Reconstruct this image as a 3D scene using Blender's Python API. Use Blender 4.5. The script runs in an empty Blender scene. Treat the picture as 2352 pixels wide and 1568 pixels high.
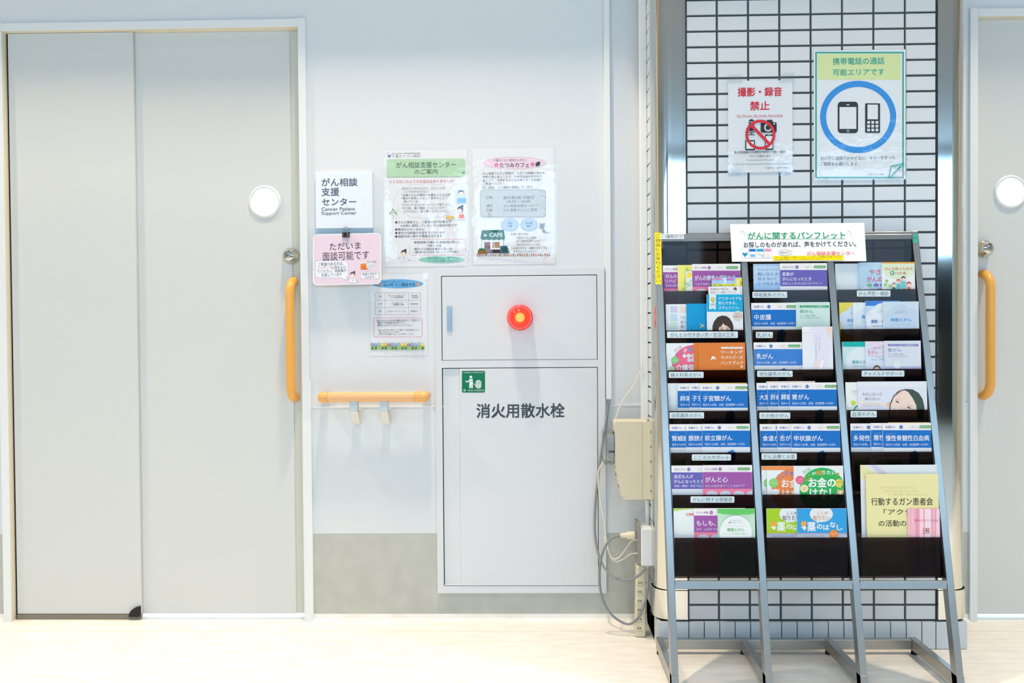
import bpy, math, random
from mathutils import Vector, Matrix
random.seed(7)
SC = bpy.context.scene
COL = SC.collection
# ------------------------------------------------------------------ camera, world, lights, exposure
W, H, F = 2352.0, 1568.0, 1980.0
CAM = Vector((0.0, -3.02, 1.033))
def cam_axes(p, y, r):
    cp, sp, cy, sy, cr, sr = math.cos(p), math.sin(p), math.cos(y), math.sin(y), math.cos(r), math.sin(r)
    f = Vector((sy*cp, cy*cp, -sp)); rt = Vector((cy, -sy, 0)); dn = f.cross(rt)
    return cr*rt + sr*dn, -sr*rt + cr*dn, f
RT, DN, FW = cam_axes(math.radians(0.9358), math.radians(-1.28898), math.radians(0.43813))
cd = bpy.data.cameras.new('camera'); cam = bpy.data.objects.new('camera', cd); COL.objects.link(cam)
cd.sensor_width = 36; cd.lens = 36*F/W; cd.clip_start = 0.05
m3 = Matrix((RT, -DN, -FW)).transposed()
cam.matrix_world = Matrix.Translation(CAM) @ m3.to_4x4()
SC.camera = cam
SC.view_settings.view_transform = 'Standard'; SC.view_settings.look = 'None'
SC.view_settings.exposure = -0.54; SC.view_settings.gamma = 1.0
SC.view_settings.use_curve_mapping = False
SC.cycles.use_denoising = True
SC.cycles.transparent_max_bounces = 24
SC.cycles.max_bounces = 10
world = bpy.data.worlds.new('world'); SC.world = world; world.use_nodes = True
bgn = world.node_tree.nodes['Background']
bgn.inputs[0].default_value = (0.62, 0.80, 1.0, 1); bgn.inputs[1].default_value = 0.55
def area(name, loc, size, size_y, power, color, target, shape='RECTANGLE'):
    l = bpy.data.lights.new(name, 'AREA'); l.shape = shape; l.size = size; l.size_y = size_y
    l.energy = power; l.color = color
    o = bpy.data.objects.new(name, l); COL.objects.link(o); o.location = loc
    d = Vector(target) - Vector(loc); o.rotation_euler = d.to_track_quat('-Z', 'Y').to_euler()
    return o
DAY = (0.43, 0.70, 1.0); WARM = (1.0, 0.82, 0.62)
# daylight through the window bays across the hall
for i, x in enumerate((-3.2, 0.4, 3.9)):
    area('window_daylight', (x, -6.45, 2.22), 2.7, 0.95, 90, DAY, (x, 0, 1.5))
# rows of warm lamps recessed in the ceiling trough close to the wall
for x, k in ((-2.75, 0.9), (-0.40, 1.0), (2.15, 1.0)):
    for j, s in enumerate((2.6, 2.85, 3.2, 3.7)):
        area('ceiling_lamp_light', (x + 0.02*j, -(0.24 + 1.3/s), 3.9), 0.06, 0.06, 26.0*k, WARM, (x, -(0.24 + 1.3/s), 0), 'DISK')

# lamps in the main ceiling of the hall
for x in (-2.2, 0.2, 2.6):
    for y in (-1.9, -4.2):
        area('hall_lamp_light', (x, y, 2.845), 1.2, 0.3, 14, (0.96, 0.97, 1.0), (x, y, 0)).data.spread = math.radians(105)

# ------------------------------------------------------------------ photograph pixel -> point in the place
def ray(px, py): return FW + RT*((px - W/2)/F) + DN*((py - H/2)/F)
def at(px, py, Y):
    d = ray(px, py); return CAM + d*((Y - CAM.y)/d.y)
def X(px, py, Y=0.0): return at(px, py, Y).x
def Z(px, py, Y=0.0): return at(px, py, Y).z

# ------------------------------------------------------------------ materials
def lin(c): return tuple(((v/255)/12.92 if v/255 <= 0.04045 else ((v/255 + 0.055)/1.055)**2.4) for v in c)
MATS = {}
def mat(key, c, rough=0.5, metal=0.0, spec=0.5, alb=0.95, emit=None, es=0.0, noise=0.0, scale=30.0, coat=0.0, bump=0.0):
    if key in MATS: return MATS[key]
    m = bpy.data.materials.new(key); m.use_nodes = True; nt = m.node_tree
    b = nt.nodes['Principled BSDF']; col = [v*alb for v in lin(c)] + [1]
    b.inputs['Base Color'].default_value = col; b.inputs['Roughness'].default_value = rough
    b.inputs['Metallic'].default_value = metal; b.inputs['Specular IOR Level'].default_value = spec
    if coat: b.inputs['Coat Weight'].default_value = coat; b.inputs['Coat Roughness'].default_value = 0.08
    if emit: b.inputs['Emission Color'].default_value = (*lin(emit), 1); b.inputs['Emission Strength'].default_value = es
    if noise or bump:
        tc = nt.nodes.new('ShaderNodeTexCoord'); n = nt.nodes.new('ShaderNodeTexNoise')
        n.inputs['Scale'].default_value = scale; n.inputs['Detail'].default_value = 5
        nt.links.new(tc.outputs['Object'], n.inputs['Vector'])
        if noise:
            mx = nt.nodes.new('ShaderNodeMix'); mx.data_type = 'RGBA'
            mx.inputs[6].default_value = [max(0, v*(1 - noise)) for v in col[:3]] + [1]
            mx.inputs[7].default_value = [min(1, v*(1 + noise)) for v in col[:3]] + [1]
            nt.links.new(n.outputs['Fac'], mx.inputs[0]); nt.links.new(mx.outputs[2], b.inputs['Base Color'])
        if bump:
            bp = nt.nodes.new('ShaderNodeBump'); bp.inputs['Strength'].default_value = bump; bp.inputs['Distance'].default_value = 0.002
            nt.links.new(n.outputs['Fac'], bp.inputs['Height']); nt.links.new(bp.outputs['Normal'], b.inputs['Normal'])
    MATS[key] = m; return m
def ink(c, rough=0.55): return mat('ink_%02x%02x%02x' % tuple(int(v) for v in c), c, rough, spec=0.3)
def clear(key, tint, rough=0.04, ior=1.45, bump=0.0, bscale=20.0, flat=None):
    if key in MATS: return MATS[key]
    m = bpy.data.materials.new(key); m.use_nodes = True; nt = m.node_tree
    nt.nodes.remove(nt.nodes['Principled BSDF']); out = nt.nodes['Material Output']
    t = nt.nodes.new('ShaderNodeBsdfTransparent'); t.inputs[0].default_value = (*tint, 1)
    g = nt.nodes.new('ShaderNodeBsdfGlossy'); g.inputs['Roughness'].default_value = rough
    fr = nt.nodes.new('ShaderNodeFresnel'); fr.inputs['IOR'].default_value = ior; fac = fr.outputs[0]
    mx = nt.nodes.new('ShaderNodeMixShader')
    if bump:
        tc = nt.nodes.new('ShaderNodeTexCoord'); n = nt.nodes.new('ShaderNodeTexNoise'); n.inputs['Scale'].default_value = bscale; n.inputs['Detail'].default_value = 6
        nt.links.new(tc.outputs['Object'], n.inputs['Vector'])
        bp = nt.nodes.new('ShaderNodeBump'); bp.inputs['Strength'].default_value = bump; bp.inputs['Distance'].default_value = 0.004
        nt.links.new(n.outputs['Fac'], bp.inputs['Height'])
        nt.links.new(bp.outputs['Normal'], g.inputs['Normal']); nt.links.new(bp.outputs['Normal'], fr.inputs['Normal'])
    nt.links.new(fac, mx.inputs[0]) if flat is None else setattr(mx.inputs[0], 'default_value', flat); nt.links.new(t.outputs[0], mx.inputs[1]); nt.links.new(g.outputs[0], mx.inputs[2])
    nt.links.new(mx.outputs[0], out.inputs[0]); MATS[key] = m; return m
WALL = mat('wall_paint', (226, 230, 232), 0.55, noise=0.012, scale=60, bump=0.03)
DADO = mat('dado_vinyl', (222, 227, 228), 0.35, noise=0.03, scale=9)
VINYL = mat('skirting_vinyl', (192, 193, 183), 0.45, noise=0.17, scale=16)
WHITE = mat('white_paint', (236, 239, 238), 0.4, noise=0.01, scale=40)
CREAM = mat('cream_edge', (233, 226, 202), 0.5, noise=0.01)
DOORM = mat('door_face', (217, 219, 215), 0.45, noise=0.015, scale=80)
STILE = mat('door_stile', (212, 211, 198), 0.5, noise=0.01)
STEELW = mat('cabinet_enamel', (224, 227, 229), 0.38, noise=0.01, scale=50)
GAP = mat('dark_gap', (22, 22, 24), 0.6, noise=0.05)
CHROME = mat('polished_steel', (214, 214, 206), 0.07, 1.0, noise=0.02, scale=6)
ALU = mat('brushed_aluminium', (176, 175, 170), 0.33, 1.0, noise=0.05, scale=25)
TILE = mat('glazed_tile', (216, 221, 224), 0.28, noise=0.02, scale=8)
GROUT = mat('dark_grout', (74, 80, 84), 0.8, noise=0.1)
RUBBER = mat('black_rubber', (24, 24, 26), 0.7, noise=0.1)
ORANGE = mat('orange_resin', (243, 176, 78), 0.35, noise=0.02, scale=60)
RAILW = mat('rail_resin', (240, 186, 130), 0.35, noise=0.02, scale=60)
IVORY = mat('ivory_plastic', (228, 219, 190), 0.4, noise=0.015)
WPLAS = mat('white_plastic', (234, 238, 240), 0.35, noise=0.01)
GREYC = mat('grey_sheath', (140, 143, 146), 0.5, noise=0.03)
WHITEC = mat('cream_sheath', (232, 226, 206), 0.5, noise=0.02)
PAPER = mat('paper', (240, 242, 244), 0.55, noise=0.008)
SMOKE = clear('smoked_acrylic', (0.31, 0.27, 0.27), 0.05, 1.24)
SMOKED = mat('dark_acrylic_side', (20, 18, 20), 0.2, noise=0.05)
FILM = clear('laminate', (1, 1, 1), 0.06, 1.33, 0.24, 26, 0.04)
CLEAR = clear('clear_plastic', (0.97, 0.98, 0.985), 0.05, 1.35)
def floor_mat():
    m = bpy.data.materials.new('linoleum'); m.use_nodes = True; nt = m.node_tree; b = nt.nodes['Principled BSDF']
    b.inputs['Roughness'].default_value = 0.38
    tc = nt.nodes.new('ShaderNodeTexCoord'); mp = nt.nodes.new('ShaderNodeMapping'); mp.inputs['Scale'].default_value = (5, 22, 5)
    n = nt.nodes.new('ShaderNodeTexNoise'); n.inputs['Scale'].default_value = 1.7; n.inputs['Detail'].default_value = 9; n.inputs['Roughness'].default_value = 0.68
    rp = nt.nodes.new('ShaderNodeValToRGB'); e = rp.color_ramp.elements
    e[0].position = 0.30; e[0].color = (*lin((232, 225, 211)), 1); e[1].position = 0.62; e[1].color = (*lin((248, 244, 235)), 1)
    nt.links.new(tc.outputs['Object'], mp.inputs[0]); nt.links.new(mp.outputs[0], n.inputs['Vector']); nt.links.new(n.outputs['Fac'], rp.inputs[0])
    sp = nt.nodes.new('ShaderNodeSeparateXYZ'); nt.links.new(tc.outputs['Object'], sp.inputs[0])
    a = nt.nodes.new('ShaderNodeMath'); a.operation = 'COMPARE'; a.inputs[1].default_value = -0.104; a.inputs[2].default_value = 0.0013
    nt.links.new(sp.outputs['Y'], a.inputs[0])
    mx = nt.nodes.new('ShaderNodeMix'); mx.data_type = 'RGBA'; mx.inputs[7].default_value = (*lin((214, 198, 168)), 1)
    nt.links.new(a.outputs[0], mx.inputs[0]); nt.links.new(rp.outputs[0], mx.inputs[6]); nt.links.new(mx.outputs[2], b.inputs['Base Color'])
    return m
FLOOR = floor_mat()

# ------------------------------------------------------------------ mesh builder
WO = {}
def props(o, label=None, cat=None, group=None, kind=None):
    if label: o['label'] = label
    if cat: o['category'] = cat
    if group: o['group'] = group
    if kind: o['kind'] = kind
    return o
def thing(name, loc, label=None, cat=None, group=None, kind=None):
    o = bpy.data.objects.new(name, None); o.empty_display_size = 0.05; COL.objects.link(o)
    o.location = loc; WO[o] = Vector(loc); return props(o, label, cat, group, kind)
class MB:
    def __init__(s): s.v, s.f, s.m, s.sm, s.mats = [], [], [], [], []
    def mi(s, m):
        if m not in s.mats: s.mats.append(m)
        return s.mats.index(m)
    def face(s, pts, m, smooth=False):
        i = len(s.v); s.v += [Vector(p) for p in pts]; s.f.append(list(range(i, i + len(pts)))); s.m.append(s.mi(m)); s.sm.append(smooth)
    def mesh(s, verts, faces, m, smooth=False):
        i = len(s.v); s.v += [Vector(p) for p in verts]; k = s.mi(m)
        for f in faces: s.f.append([a + i for a in f]); s.m.append(k); s.sm.append(smooth)
        return s
    def hexa(s, c, m):  # c: 8 corners, bottom 4 then top 4
        return s.mesh(c, [(3, 2, 1, 0), (4, 5, 6, 7), (0, 1, 5, 4), (1, 2, 6, 5), (2, 3, 7, 6), (3, 0, 4, 7)], m)
    def box(s, x0, x1, y0, y1, z0, z1, m):
        return s.hexa([(x0, y0, z0), (x1, y0, z0), (x1, y1, z0), (x0, y1, z0), (x0, y0, z1), (x1, y0, z1), (x1, y1, z1), (x0, y1, z1)], m)
    def bar(s, p0, p1, u, w, m):  # oriented bar, half-vectors u and w
        p0, p1, u, w = map(Vector, (p0, p1, u, w))
        return s.hexa([p0 - u - w, p0 + u - w, p0 + u + w, p0 - u + w, p1 - u - w, p1 + u - w, p1 + u + w, p1 - u + w], m)
    def tube(s, path, r, m, n=12, cap=True):
        P = [Vector(p) for p in path]; R = r if isinstance(r, (list, tuple)) else [r]*len(P)
        rings = []; ref = None
        for i, p in enumerate(P):
            t = (P[min(i + 1, len(P) - 1)] - P[max(i - 1, 0)]).normalized()
            if ref is None: ref = Vector((0, 0, 1)) if abs(t.z) < 0.9 else Vector((0, 1, 0))
            a = t.cross(ref).normalized(); b = t.cross(a).normalized(); ref = -b if False else a.cross(t)
            rings.append([p + (a*math.cos(2*math.pi*k/n) + b*math.sin(2*math.pi*k/n))*R[i] for k in range(n)])
        V = [q for r_ in rings for q in r_]; Fc = []
        for i in range(len(P) - 1):
            for k in range(n):
                k2 = (k + 1) % n; Fc.append((i*n + k, i*n + k2, (i + 1)*n + k2, (i + 1)*n + k))
        s.mesh(V, Fc, m, True)
        if cap: s.face(rings[0][::-1], m); s.face(rings[-1], m)
        return s
    def lathe(s, c, axis, prof, m, n=32):  # prof: (distance along axis, radius)
        c = Vector(c); ax = Vector(axis).normalized(); a = ax.orthogonal().normalized(); b = ax.cross(a)
        V = []; Fc = []
        for d, r in prof:
            V += [c + ax*d + (a*math.cos(2*math.pi*k/n) + b*math.sin(2*math.pi*k/n))*r for k in range(n)]
        for i in range(len(prof) - 1):
            for k in range(n):
                k2 = (k + 1) % n; Fc.append((i*n + k, i*n + k2, (i + 1)*n + k2, (i + 1)*n + k))
        s.mesh(V, Fc, m, True)
        return s
    def prism(s, pts, d, m, smooth=False):  # extrude polygon by vector d
        P = [Vector(p) for p in pts]; d = Vector(d); n = len(P)
        s.face(P[::-1], m); s.face([p + d for p in P], m)
        s.mesh(P + [p + d for p in P], [(i, (i + 1) % n, n + (i + 1) % n, n + i) for i in range(n)], m, smooth)
        return s
    def build(s, name, parent=None, loc=None, bevel=0.0, seg=2):
        org = Vector(loc) if loc is not None else (WO[parent] if parent else Vector((0, 0, 0)))
        me = bpy.data.meshes.new(name); me.from_pydata([v - org for v in s.v], [], s.f)
        for m in s.mats: me.materials.append(m)
        me.polygons.foreach_set('material_index', s.m); me.polygons.foreach_set('use_smooth', s.sm); me.update()
        o = bpy.data.objects.new(name, me); COL.objects.link(o); WO[o] = org
        if parent: o.parent = parent; o.location = org - WO[parent]
        else: o.location = org
        if bevel:
            b = o.modifiers.new('edge', 'BEVEL'); b.width = bevel; b.segments = seg; b.limit_method = 'ANGLE'; b.angle_limit = math.radians(50)
        return o
def spline(pts, k=8):
    P = [Vector(p) for p in pts]; out = []
    for i in range(len(P) - 1):
        p0, p1, p2, p3 = P[max(i - 1, 0)], P[i], P[i + 1], P[min(i + 2, len(P) - 1)]
        for j in range(k):
            t = j/k; out.append(0.5*((2*p1) + (p2 - p0)*t + (2*p0 - 5*p1 + 4*p2 - p3)*t*t + (3*p1 - p0 - 3*p2 + p3)*t**3))
    out.append(P[-1]); return out

# ------------------------------------------------------------------ printed matter
TXT = {}
def text_mesh(body):
    k = body
    if k not in TXT:
        c = bpy.data.curves.new('lettering', 'FONT'); c.body = body; c.resolution_u = 2
        o = bpy.data.objects.new('lettering', c); me = bpy.data.meshes.new_from_object(o)
        vs = [(v.co.x, v.co.y) for v in me.vertices]; fs = [tuple(p.vertices) for p in me.polygons]
        bpy.data.objects.remove(o); bpy.data.curves.remove(c); bpy.data.meshes.remove(me)
        xs = [v[0] for v in vs]; ys = [v[1] for v in vs]
        TXT[k] = (vs, fs, min(xs), max(xs), min(ys), max(ys))
    return TXT[k]
class Print:
    """flat printing laid on a plane in the place; shapes are given where the photograph shows them"""
    def __init__(s, o, u, v, lift=0.0004):
        s.o, s.u, s.v = Vector(o), Vector(u).normalized(), Vector(v).normalized(); s.n = s.u.cross(s.v); s.c = lift; s.b = MB(); s.clip = None
    def pt(s, px, py):
        d = ray(px, py); t = (s.o - CAM).dot(s.n)/d.dot(s.n); q = CAM + d*t - s.o
        return q.dot(s.u), q.dot(s.v)
    def w(s, a, b, c=0.0): return s.o + s.u*a + s.v*b + s.n*c
    def poly(s, pts, col, px=True):
        P = [s.pt(*p) for p in pts] if px else pts
        if s.clip:
            P = clip_poly(P, s.clip)
            if len(P) < 3: return
        ar = sum(P[i][0]*P[(i + 1) % len(P)][1] - P[(i + 1) % len(P)][0]*P[i][1] for i in range(len(P)))
        if ar < 0: P = P[::-1]
        s.c += 0.00006; s.b.face([s.w(a, b, s.c) for a, b in P], ink(col) if isinstance(col, tuple) else col)
    def rect(s, x0, y0, x1, y1, col): s.poly([(x0, y0), (x1, y0), (x1, y1), (x0, y1)], col)
    def rrect(s, x0, y0, x1, y1, r, col): s.poly(rr(x0, y0, x1, y1, r), col)
    def ell(s, cx, cy, rx, ry, col, n=28): s.poly([(cx + rx*math.cos(2*math.pi*k/n), cy + ry*math.sin(2*math.pi*k/n)) for k in range(n)], col)
    def ring(s, outer, inner, col):
        s.c += 0.00006; n = len(outer); A = [s.pt(*p) for p in outer]; B = [s.pt(*p) for p in inner]
        m = ink(col) if isinstance(col, tuple) else col
        V = [s.w(a, b, s.c) for a, b in A + B]
        s.b.mesh(V, [(i, n + i, n + (i + 1) % n, (i + 1) % n) for i in range(n)], m)
    def oring(s, x0, y0, x1, y1, r, t, col): s.ring(rr(x0, y0, x1, y1, r), rr(x0 + t, y0 + t, x1 - t, y1 - t, max(r - t, 0.01)), col)
    def ering(s, cx, cy, rx, ry, t, col, n=48):
        f = lambda k, d: (cx + (rx - d)*math.cos(2*math.pi*k/n), cy + (ry - d)*math.sin(2*math.pi*k/n))
        s.ring([f(k, 0) for k in range(n)], [f(k, t) for k in range(n)], col)
    def line(s, x0, y0, x1, y1, t, col):
        d = math.hypot(x1 - x0, y1 - y0); nx, ny = -(y1 - y0)/d*t/2, (x1 - x0)/d*t/2
        s.poly([(x0 + nx, y0 + ny), (x1 + nx, y1 + ny), (x1 - nx, y1 - ny), (x0 - nx, y0 - ny)], col)
    def text(s, body, x0, y0, x1, y1, col=(50, 55, 65), bold=0.0, rot=0.0):
        vs, fs, a0, a1, b0, b1 = text_mesh(body)
        if body[-1] in '、。' or not any(ord(ch) < 128 for ch in body):   # keep the em box so thin characters are not stretched
            b0, b1 = min(b0, -0.07), max(b1, 0.83)
        ym, xm = (y0 + y1)/2, (x0 + x1)/2
        ua, ub = s.pt(x0, ym)[0], s.pt(x1, ym)[0]; va, vb = s.pt(xm, y1)[1], s.pt(xm, y0)[1]
        sx, sy = (ub - ua)/max(a1 - a0, 1e-6), (vb - va)/max(b1 - b0, 1e-6)
        cu, cv = (ua + ub)/2, (va + vb)/2; cr, sr = math.cos(rot), math.sin(rot)
        V = []
        for x, y in vs:
            a, b = ua + (x - a0)*sx - cu, va + (y - b0)*sy - cv
            V.append((cu + a*cr - b*sr, cv + a*sr + b*cr))
        m = ink(col); lift = s.c + 0.00008
        if s.clip:
            lo, hi = s.clip[0], s.clip[2]
            keep = [f for f in fs if all(lo - 1e-5 <= V[i][0] <= hi + 1e-5 for i in f)]
        else: keep = fs
        d = bold*sy*0.75
        for q, (dx, dy) in enumerate(((-d, -d), (d, -d), (-d, d), (d, d)) if bold else ((0, 0),)):
            s.b.mesh([s.w(a + dx, b + dy, lift + q*0.00003) for a, b in V], keep, m)
    def build(s, name, parent): return s.b.build(name, parent)
def rr(x0, y0, x1, y1, r, k=5):
    out = []
    for cx, cy, a in ((x1 - r, y0 + r, -90), (x1 - r, y1 - r, 0), (x0 + r, y1 - r, 90), (x0 + r, y0 + r, 180)):
        for j in range(k + 1):
            t = math.radians(a + 90*j/k); out.append((cx + r*math.cos(t), cy + r*math.sin(t)))
    return out
def clip_poly(P, box):
    a0, b0, a1, b1 = box
    for ax, lim, sg in ((0, a0, 1), (0, a1, -1), (1, b0, 1), (1, b1, -1)):
        out = []
        for i in range(len(P)):
            p, q = P[i], P[(i + 1) % len(P)]; ip, iq = sg*(p[ax] - lim) >= 0, sg*(q[ax] - lim) >= 0
            if ip: out.append(p)
            if ip != iq:
                t = (lim - p[ax])/(q[ax] - p[ax]); out.append((p[0] + (q[0] - p[0])*t, p[1] + (q[1] - p[1])*t))
        P = out
        if len(P) < 3: return []
    return P
UX, UZ = Vector((1, 0, 0)), Vector((0, 0, 1))

# ------------------------------------------------------------------ the room shell
def struct(o): o['kind'] = 'structure'; return o
CEIL, EDGE, MAINC = 2.60, 0.24, 2.85
XL, XR = -4.2, 4.6
# door openings
D1x0, D1x1, D1z = X(6, 60), X(685, 60), Z(340, 68)
D2x0, D2x1, D2z = X(2243.5, 300), X(2243.5, 300) + 1.04, Z(2300, 39)
FT = 0.027                                                     # face width of the steel door frames
cx0, cx1, CY = 0.394, 1.385, -0.26                              # column
def wall_piece(b, x0, x1, z0, z1, m, y0=0.0, y1=0.10): b.box(x0, x1, y0, y1, z0, z1, m)
b = MB()
wall_piece(b, XL, D1x0 - 0.005, 0, 3.95, WALL); wall_piece(b, D1x1 + 0.005, D2x0 - 0.005, 0, 3.95, WALL); wall_piece(b, D2x1 + 0.005, XR, 0, 3.95, WALL)
wall_piece(b, D1x0 - 0.005, D1x1 + 0.005, D1z + 0.005, 3.95, WALL); wall_piece(b, D2x0 - 0.005, D2x1 + 0.005, D2z + 0.005, 3.95, WALL)
struct(b.build('wall_rear'))
b = MB(); b.box(XL, XR, -7.0, 0.9, -0.06, 0.0, FLOOR); struct(b.build('floor'))
zd, zs = Z(860, 935), Z(860, 1224)
for nm, x0, x1 in (('trim_1', XL, D1x0 - FT), ('trim_2', D1x1 + FT, cx0 + 0.02), ('trim_3', cx1 - 0.02, D2x0 - FT), ('trim_4', D2x1 + FT, XR)):
    b = MB(); b.box(x0, x1, -0.004, 0.0, zs, zd, DADO); b.box(x0, x1, -0.0055, 0.0, zd, zd + 0.004, WHITE)
    struct(b.build(nm))
for nm, x0, x1 in (('baseboard_west', XL, D1x0 - FT), ('baseboard_middle', D1x1 + FT, cx0 + 0.02), ('baseboard_column', cx1 - 0.02, D2x0 - FT), ('baseboard_east', D2x1 + FT, XR)):
    b = MB(); b.box(x0, x1, -0.0035, 0.0, 0.012, zs, VINYL)
    prof = [(0.0, 0.0), (-0.022, 0.0), (-0.012, 0.004), (-0.006, 0.012), (-0.0036, 0.026), (0.0, 0.026)]
    b.prism([(x0, y, z) for y, z in prof], (x1 - x0, 0, 0), FLOOR); struct(b.build(nm))
# ceiling: shelf along the wall, lamp trough, main ceiling
TROUGH = mat('lamp_trough', (120, 122, 124), 0.6, noise=0.02)
b = MB(); b.box(XL, XR, -EDGE, 0.0, CEIL, CEIL + 0.04, WHITE); b.box(XL, XR, -EDGE, -EDGE + 0.03, CEIL + 0.04, 3.93, TROUGH)
b.box(XL, XR, -1.05, -1.02, MAINC, 3.93, TROUGH); b.box(XL, XR, -1.05, 0.1, 3.93, 3.97, TROUGH); b.box(XL, XR, -7.0, -1.05, MAINC, MAINC + 0.05, mat('hall_ceiling', (176, 178, 182), 0.7, noise=0.02))
b.box(0.1, 1.68, -0.40, -EDGE, CEIL, CEIL + 0.30, WHITE)  # unseen box added to keep the trough lamps off the column top
struct(b.build('ceiling'))
# far side of the hall behind the photographer
BEIGE = mat('far_wall_paint', (206, 198, 180), 0.6, noise=0.02); DKF = mat('far_wall_dark', (48, 52, 62), 0.6, noise=0.05)
b = MB(); b.box(XL, XR, -7.0, -6.9, 0, 0.95, BEIGE); b.box(XL, XR, -7.0, -6.9, 0.95, 1.74, DKF); b.box(XL, XR, -7.0, -6.9, 2.7, MAINC, BEIGE)
for x in (-4.2, -1.75, 1.85, 5.35-1.0): b.box(x, x + 0.35, -6.9, -6.5, 0, MAINC, DKF)  # dark band and pillars added to give the polished steel dark reflections
struct(b.build('wall_front'))
for nm, x in (('wall_west', XL - 0.1), ('wall_east', XR)):
    b = MB(); b.box(x, x + 0.1, -7.0, 0.1, 0.0, 3.95, BEIGE); struct(b.build(nm))

# ------------------------------------------------------------------ sliding doors
def tri_handle(b, x, y, z0, z1, out, m, r=0.0152):
    k = 0.05; pts = [(x, y, z1 - 0.012)]
    for j in range(7):
        t = math.radians(90*j/6); pts.append((x, y - out + k - k*math.sin(t) if False else y - (out - k) - k*math.sin(t), z1 - 0.012 - k + k*math.cos(t)))
    for j in range(7):
        t = math.radians(90*j/6); pts.append((x, y - (out - k) - k*math.cos(t), z0 + 0.012 + k - k*math.sin(t)))
    pts.append((x, y, z0 + 0.012)); b.tube(pts, r, m, 16)
def lock(parent, c):
    b = MB(); b.lathe(c, (0, -1, 0), [(0, 0.0295), (0.004, 0.0295), (0.008, 0.026), (0.014, 0.0235), (0.03, 0.0185), (0.032, 0.017), (0.032, 0.0)], CHROME, 36)
    o = b.build('lock_rose', parent)
    b = MB(); p = Vector(c) + Vector((0, -0.0325, 0)); b.lathe(p, (0, -1, 0), [(0, 0.008), (0.003, 0.008), (0.004, 0.007), (0.004, 0)], ALU, 24)
    b.box(p.x - 0.005, p.x + 0.003, p.y - 0.0046, p.y - 0.0035, p.z - 0.0012, p.z + 0.0012, GAP); b.build('lock_cylinder', parent)
def porthole(parent, c, r):
    b = MB(); b.lathe(c, (0, -1, 0), [(-0.002, r), (0.004, r), (0.0065, r + 0.003), (0.0065, r + 0.006), (0.002, r + 0.010), (0, r + 0.010)], WHITE, 48); b.build('porthole_ring', parent)
    g = mat('frosted_lit_glass', (240, 250, 252), 0.5, emit=(236, 250, 255), es=0.85, noise=0.02, scale=500)
    b = MB(); b.lathe(Vector(c) + Vector((0, -0.0012, 0)), (0, -1, 0), [(0, r), (0.0005, r - 0.0005), (0.0008, 0.0)], g, 48); b.build('frosted_pane', parent)
FY, PY, LY = -0.010, 0.016, 0.030
def door_frame(root, x0, x1, z, left_vis=True, right_vis=True):
    b = MB()
    b.box(x0 - FT, x0, FY, 0.09, 0, z + FT + 0.003, WHITE); b.box(x1, x1 + FT, FY, 0.09, 0, z + FT + 0.003, WHITE)
    b.box(x0, x1, FY, 0.09, z, z + FT, WHITE)
    o = b.build('door_frame', root, bevel=0.0015)
    b = MB(); e = 0.0006
    b.box(x0, x0 + e, FY + 0.004, 0.085, 0, z, CREAM); b.box(x0, x1, FY + 0.004, 0.085, z - e, z, CREAM); b.build('frame_reveal', o)
    return o
def guard(fr, x0, x1, z):
    b = MB(); b.box(x0, x1, FY - 0.003, FY + 0.03, 0.0, z, WHITE); b.build('corner_guard', fr, bevel=0.001)
door1 = thing('door_1', (D1x0, 0, 0), kind='structure')
fr = door_frame(door1, D1x0, D1x1, D1z); guard(fr, D1x1 + 0.004, D1x1 + FT + 0.006, Z(704, 875)); 
xs = X(314, 700, PY)
zb = Z(200, 1409, PY)
b = MB(); b.box(D1x0 + 0.008, xs, PY, PY + 0.012, zb, D1z - 0.002, DOORM); b.box(D1x0 + 0.0006, D1x0 + 0.008, PY + 0.004, PY + 0.02, 0, D1z - 0.002, GAP)
fp = b.build('fixed_panel', door1)
b = MB(); pts = [(xs - 0.0005, PY - 0.012, zb - 0.008)]
for j in range(9):
    t = math.radians(90 + 90*j/8); pts.append((xs - 0.0005 + 0.040*math.cos(t), PY - 0.012, zb - 0.008 + 0.036*math.sin(t)))
b.prism(pts, (0, 0.014, 0), RUBBER); b.build('corner_bumper', fp)
b = MB(); b.box(D1x0 + 0.008, xs, PY - 0.004, PY + 0.012, 0.0, zb - 0.002, mat('floor_rail', (130, 124, 110), 0.5, noise=0.05)); b.build('floor_rail', fp)
xe = X(672, 700, LY); zl = Z(500, 1408.5, LY)
b = MB(); b.box(xs - 0.02, xe, LY, LY + 0.014, zl, D1z - 0.001, DOORM)
leaf = b.build('sliding_leaf', door1)
b = MB(); b.box(xe, D1x1 + 0.001, LY + 0.004, LY + 0.016, zl, D1z - 0.001, STILE); b.build('strike_stile', door1)
porthole(leaf, at(608.5, 463, LY), 0.0475)
lock(leaf, at(668.5, 588, LY))
b = MB(); hx = at(667, 780, LY - 0.05)
tri_handle(b, hx.x + 0.001, LY, Z(667, 922, LY - 0.03), Z(667, 637, LY - 0.03), 0.055, ORANGE); b.build('pull_handle', leaf)
b = MB(); b.box(xs, D1x1, LY - 0.01, LY + 0.05, 0.0005, 0.004, mat('bright_threshold', (226, 242, 246), 0.25, noise=0.01)); b.build('threshold', door1)  # bluish white colour stands in for room light leaking under the leaf
door2 = thing('door_2', (D2x0, 0, 0), kind='structure')
fr = door_frame(door2, D2x0, D2x1, D2z); guard(fr, D2x0 - FT - 0.001, D2x0 - 0.003, Z(2235, 858))
b = MB(); b.box(D2x0 + 0.001, D2x1 - 0.001, LY - 0.008, LY + 0.010, Z(2300, 1408, LY), D2z - 0.001, DOORM); leaf2 = b.build('sliding_leaf', door2)
YY = LY - 0.008
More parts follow.
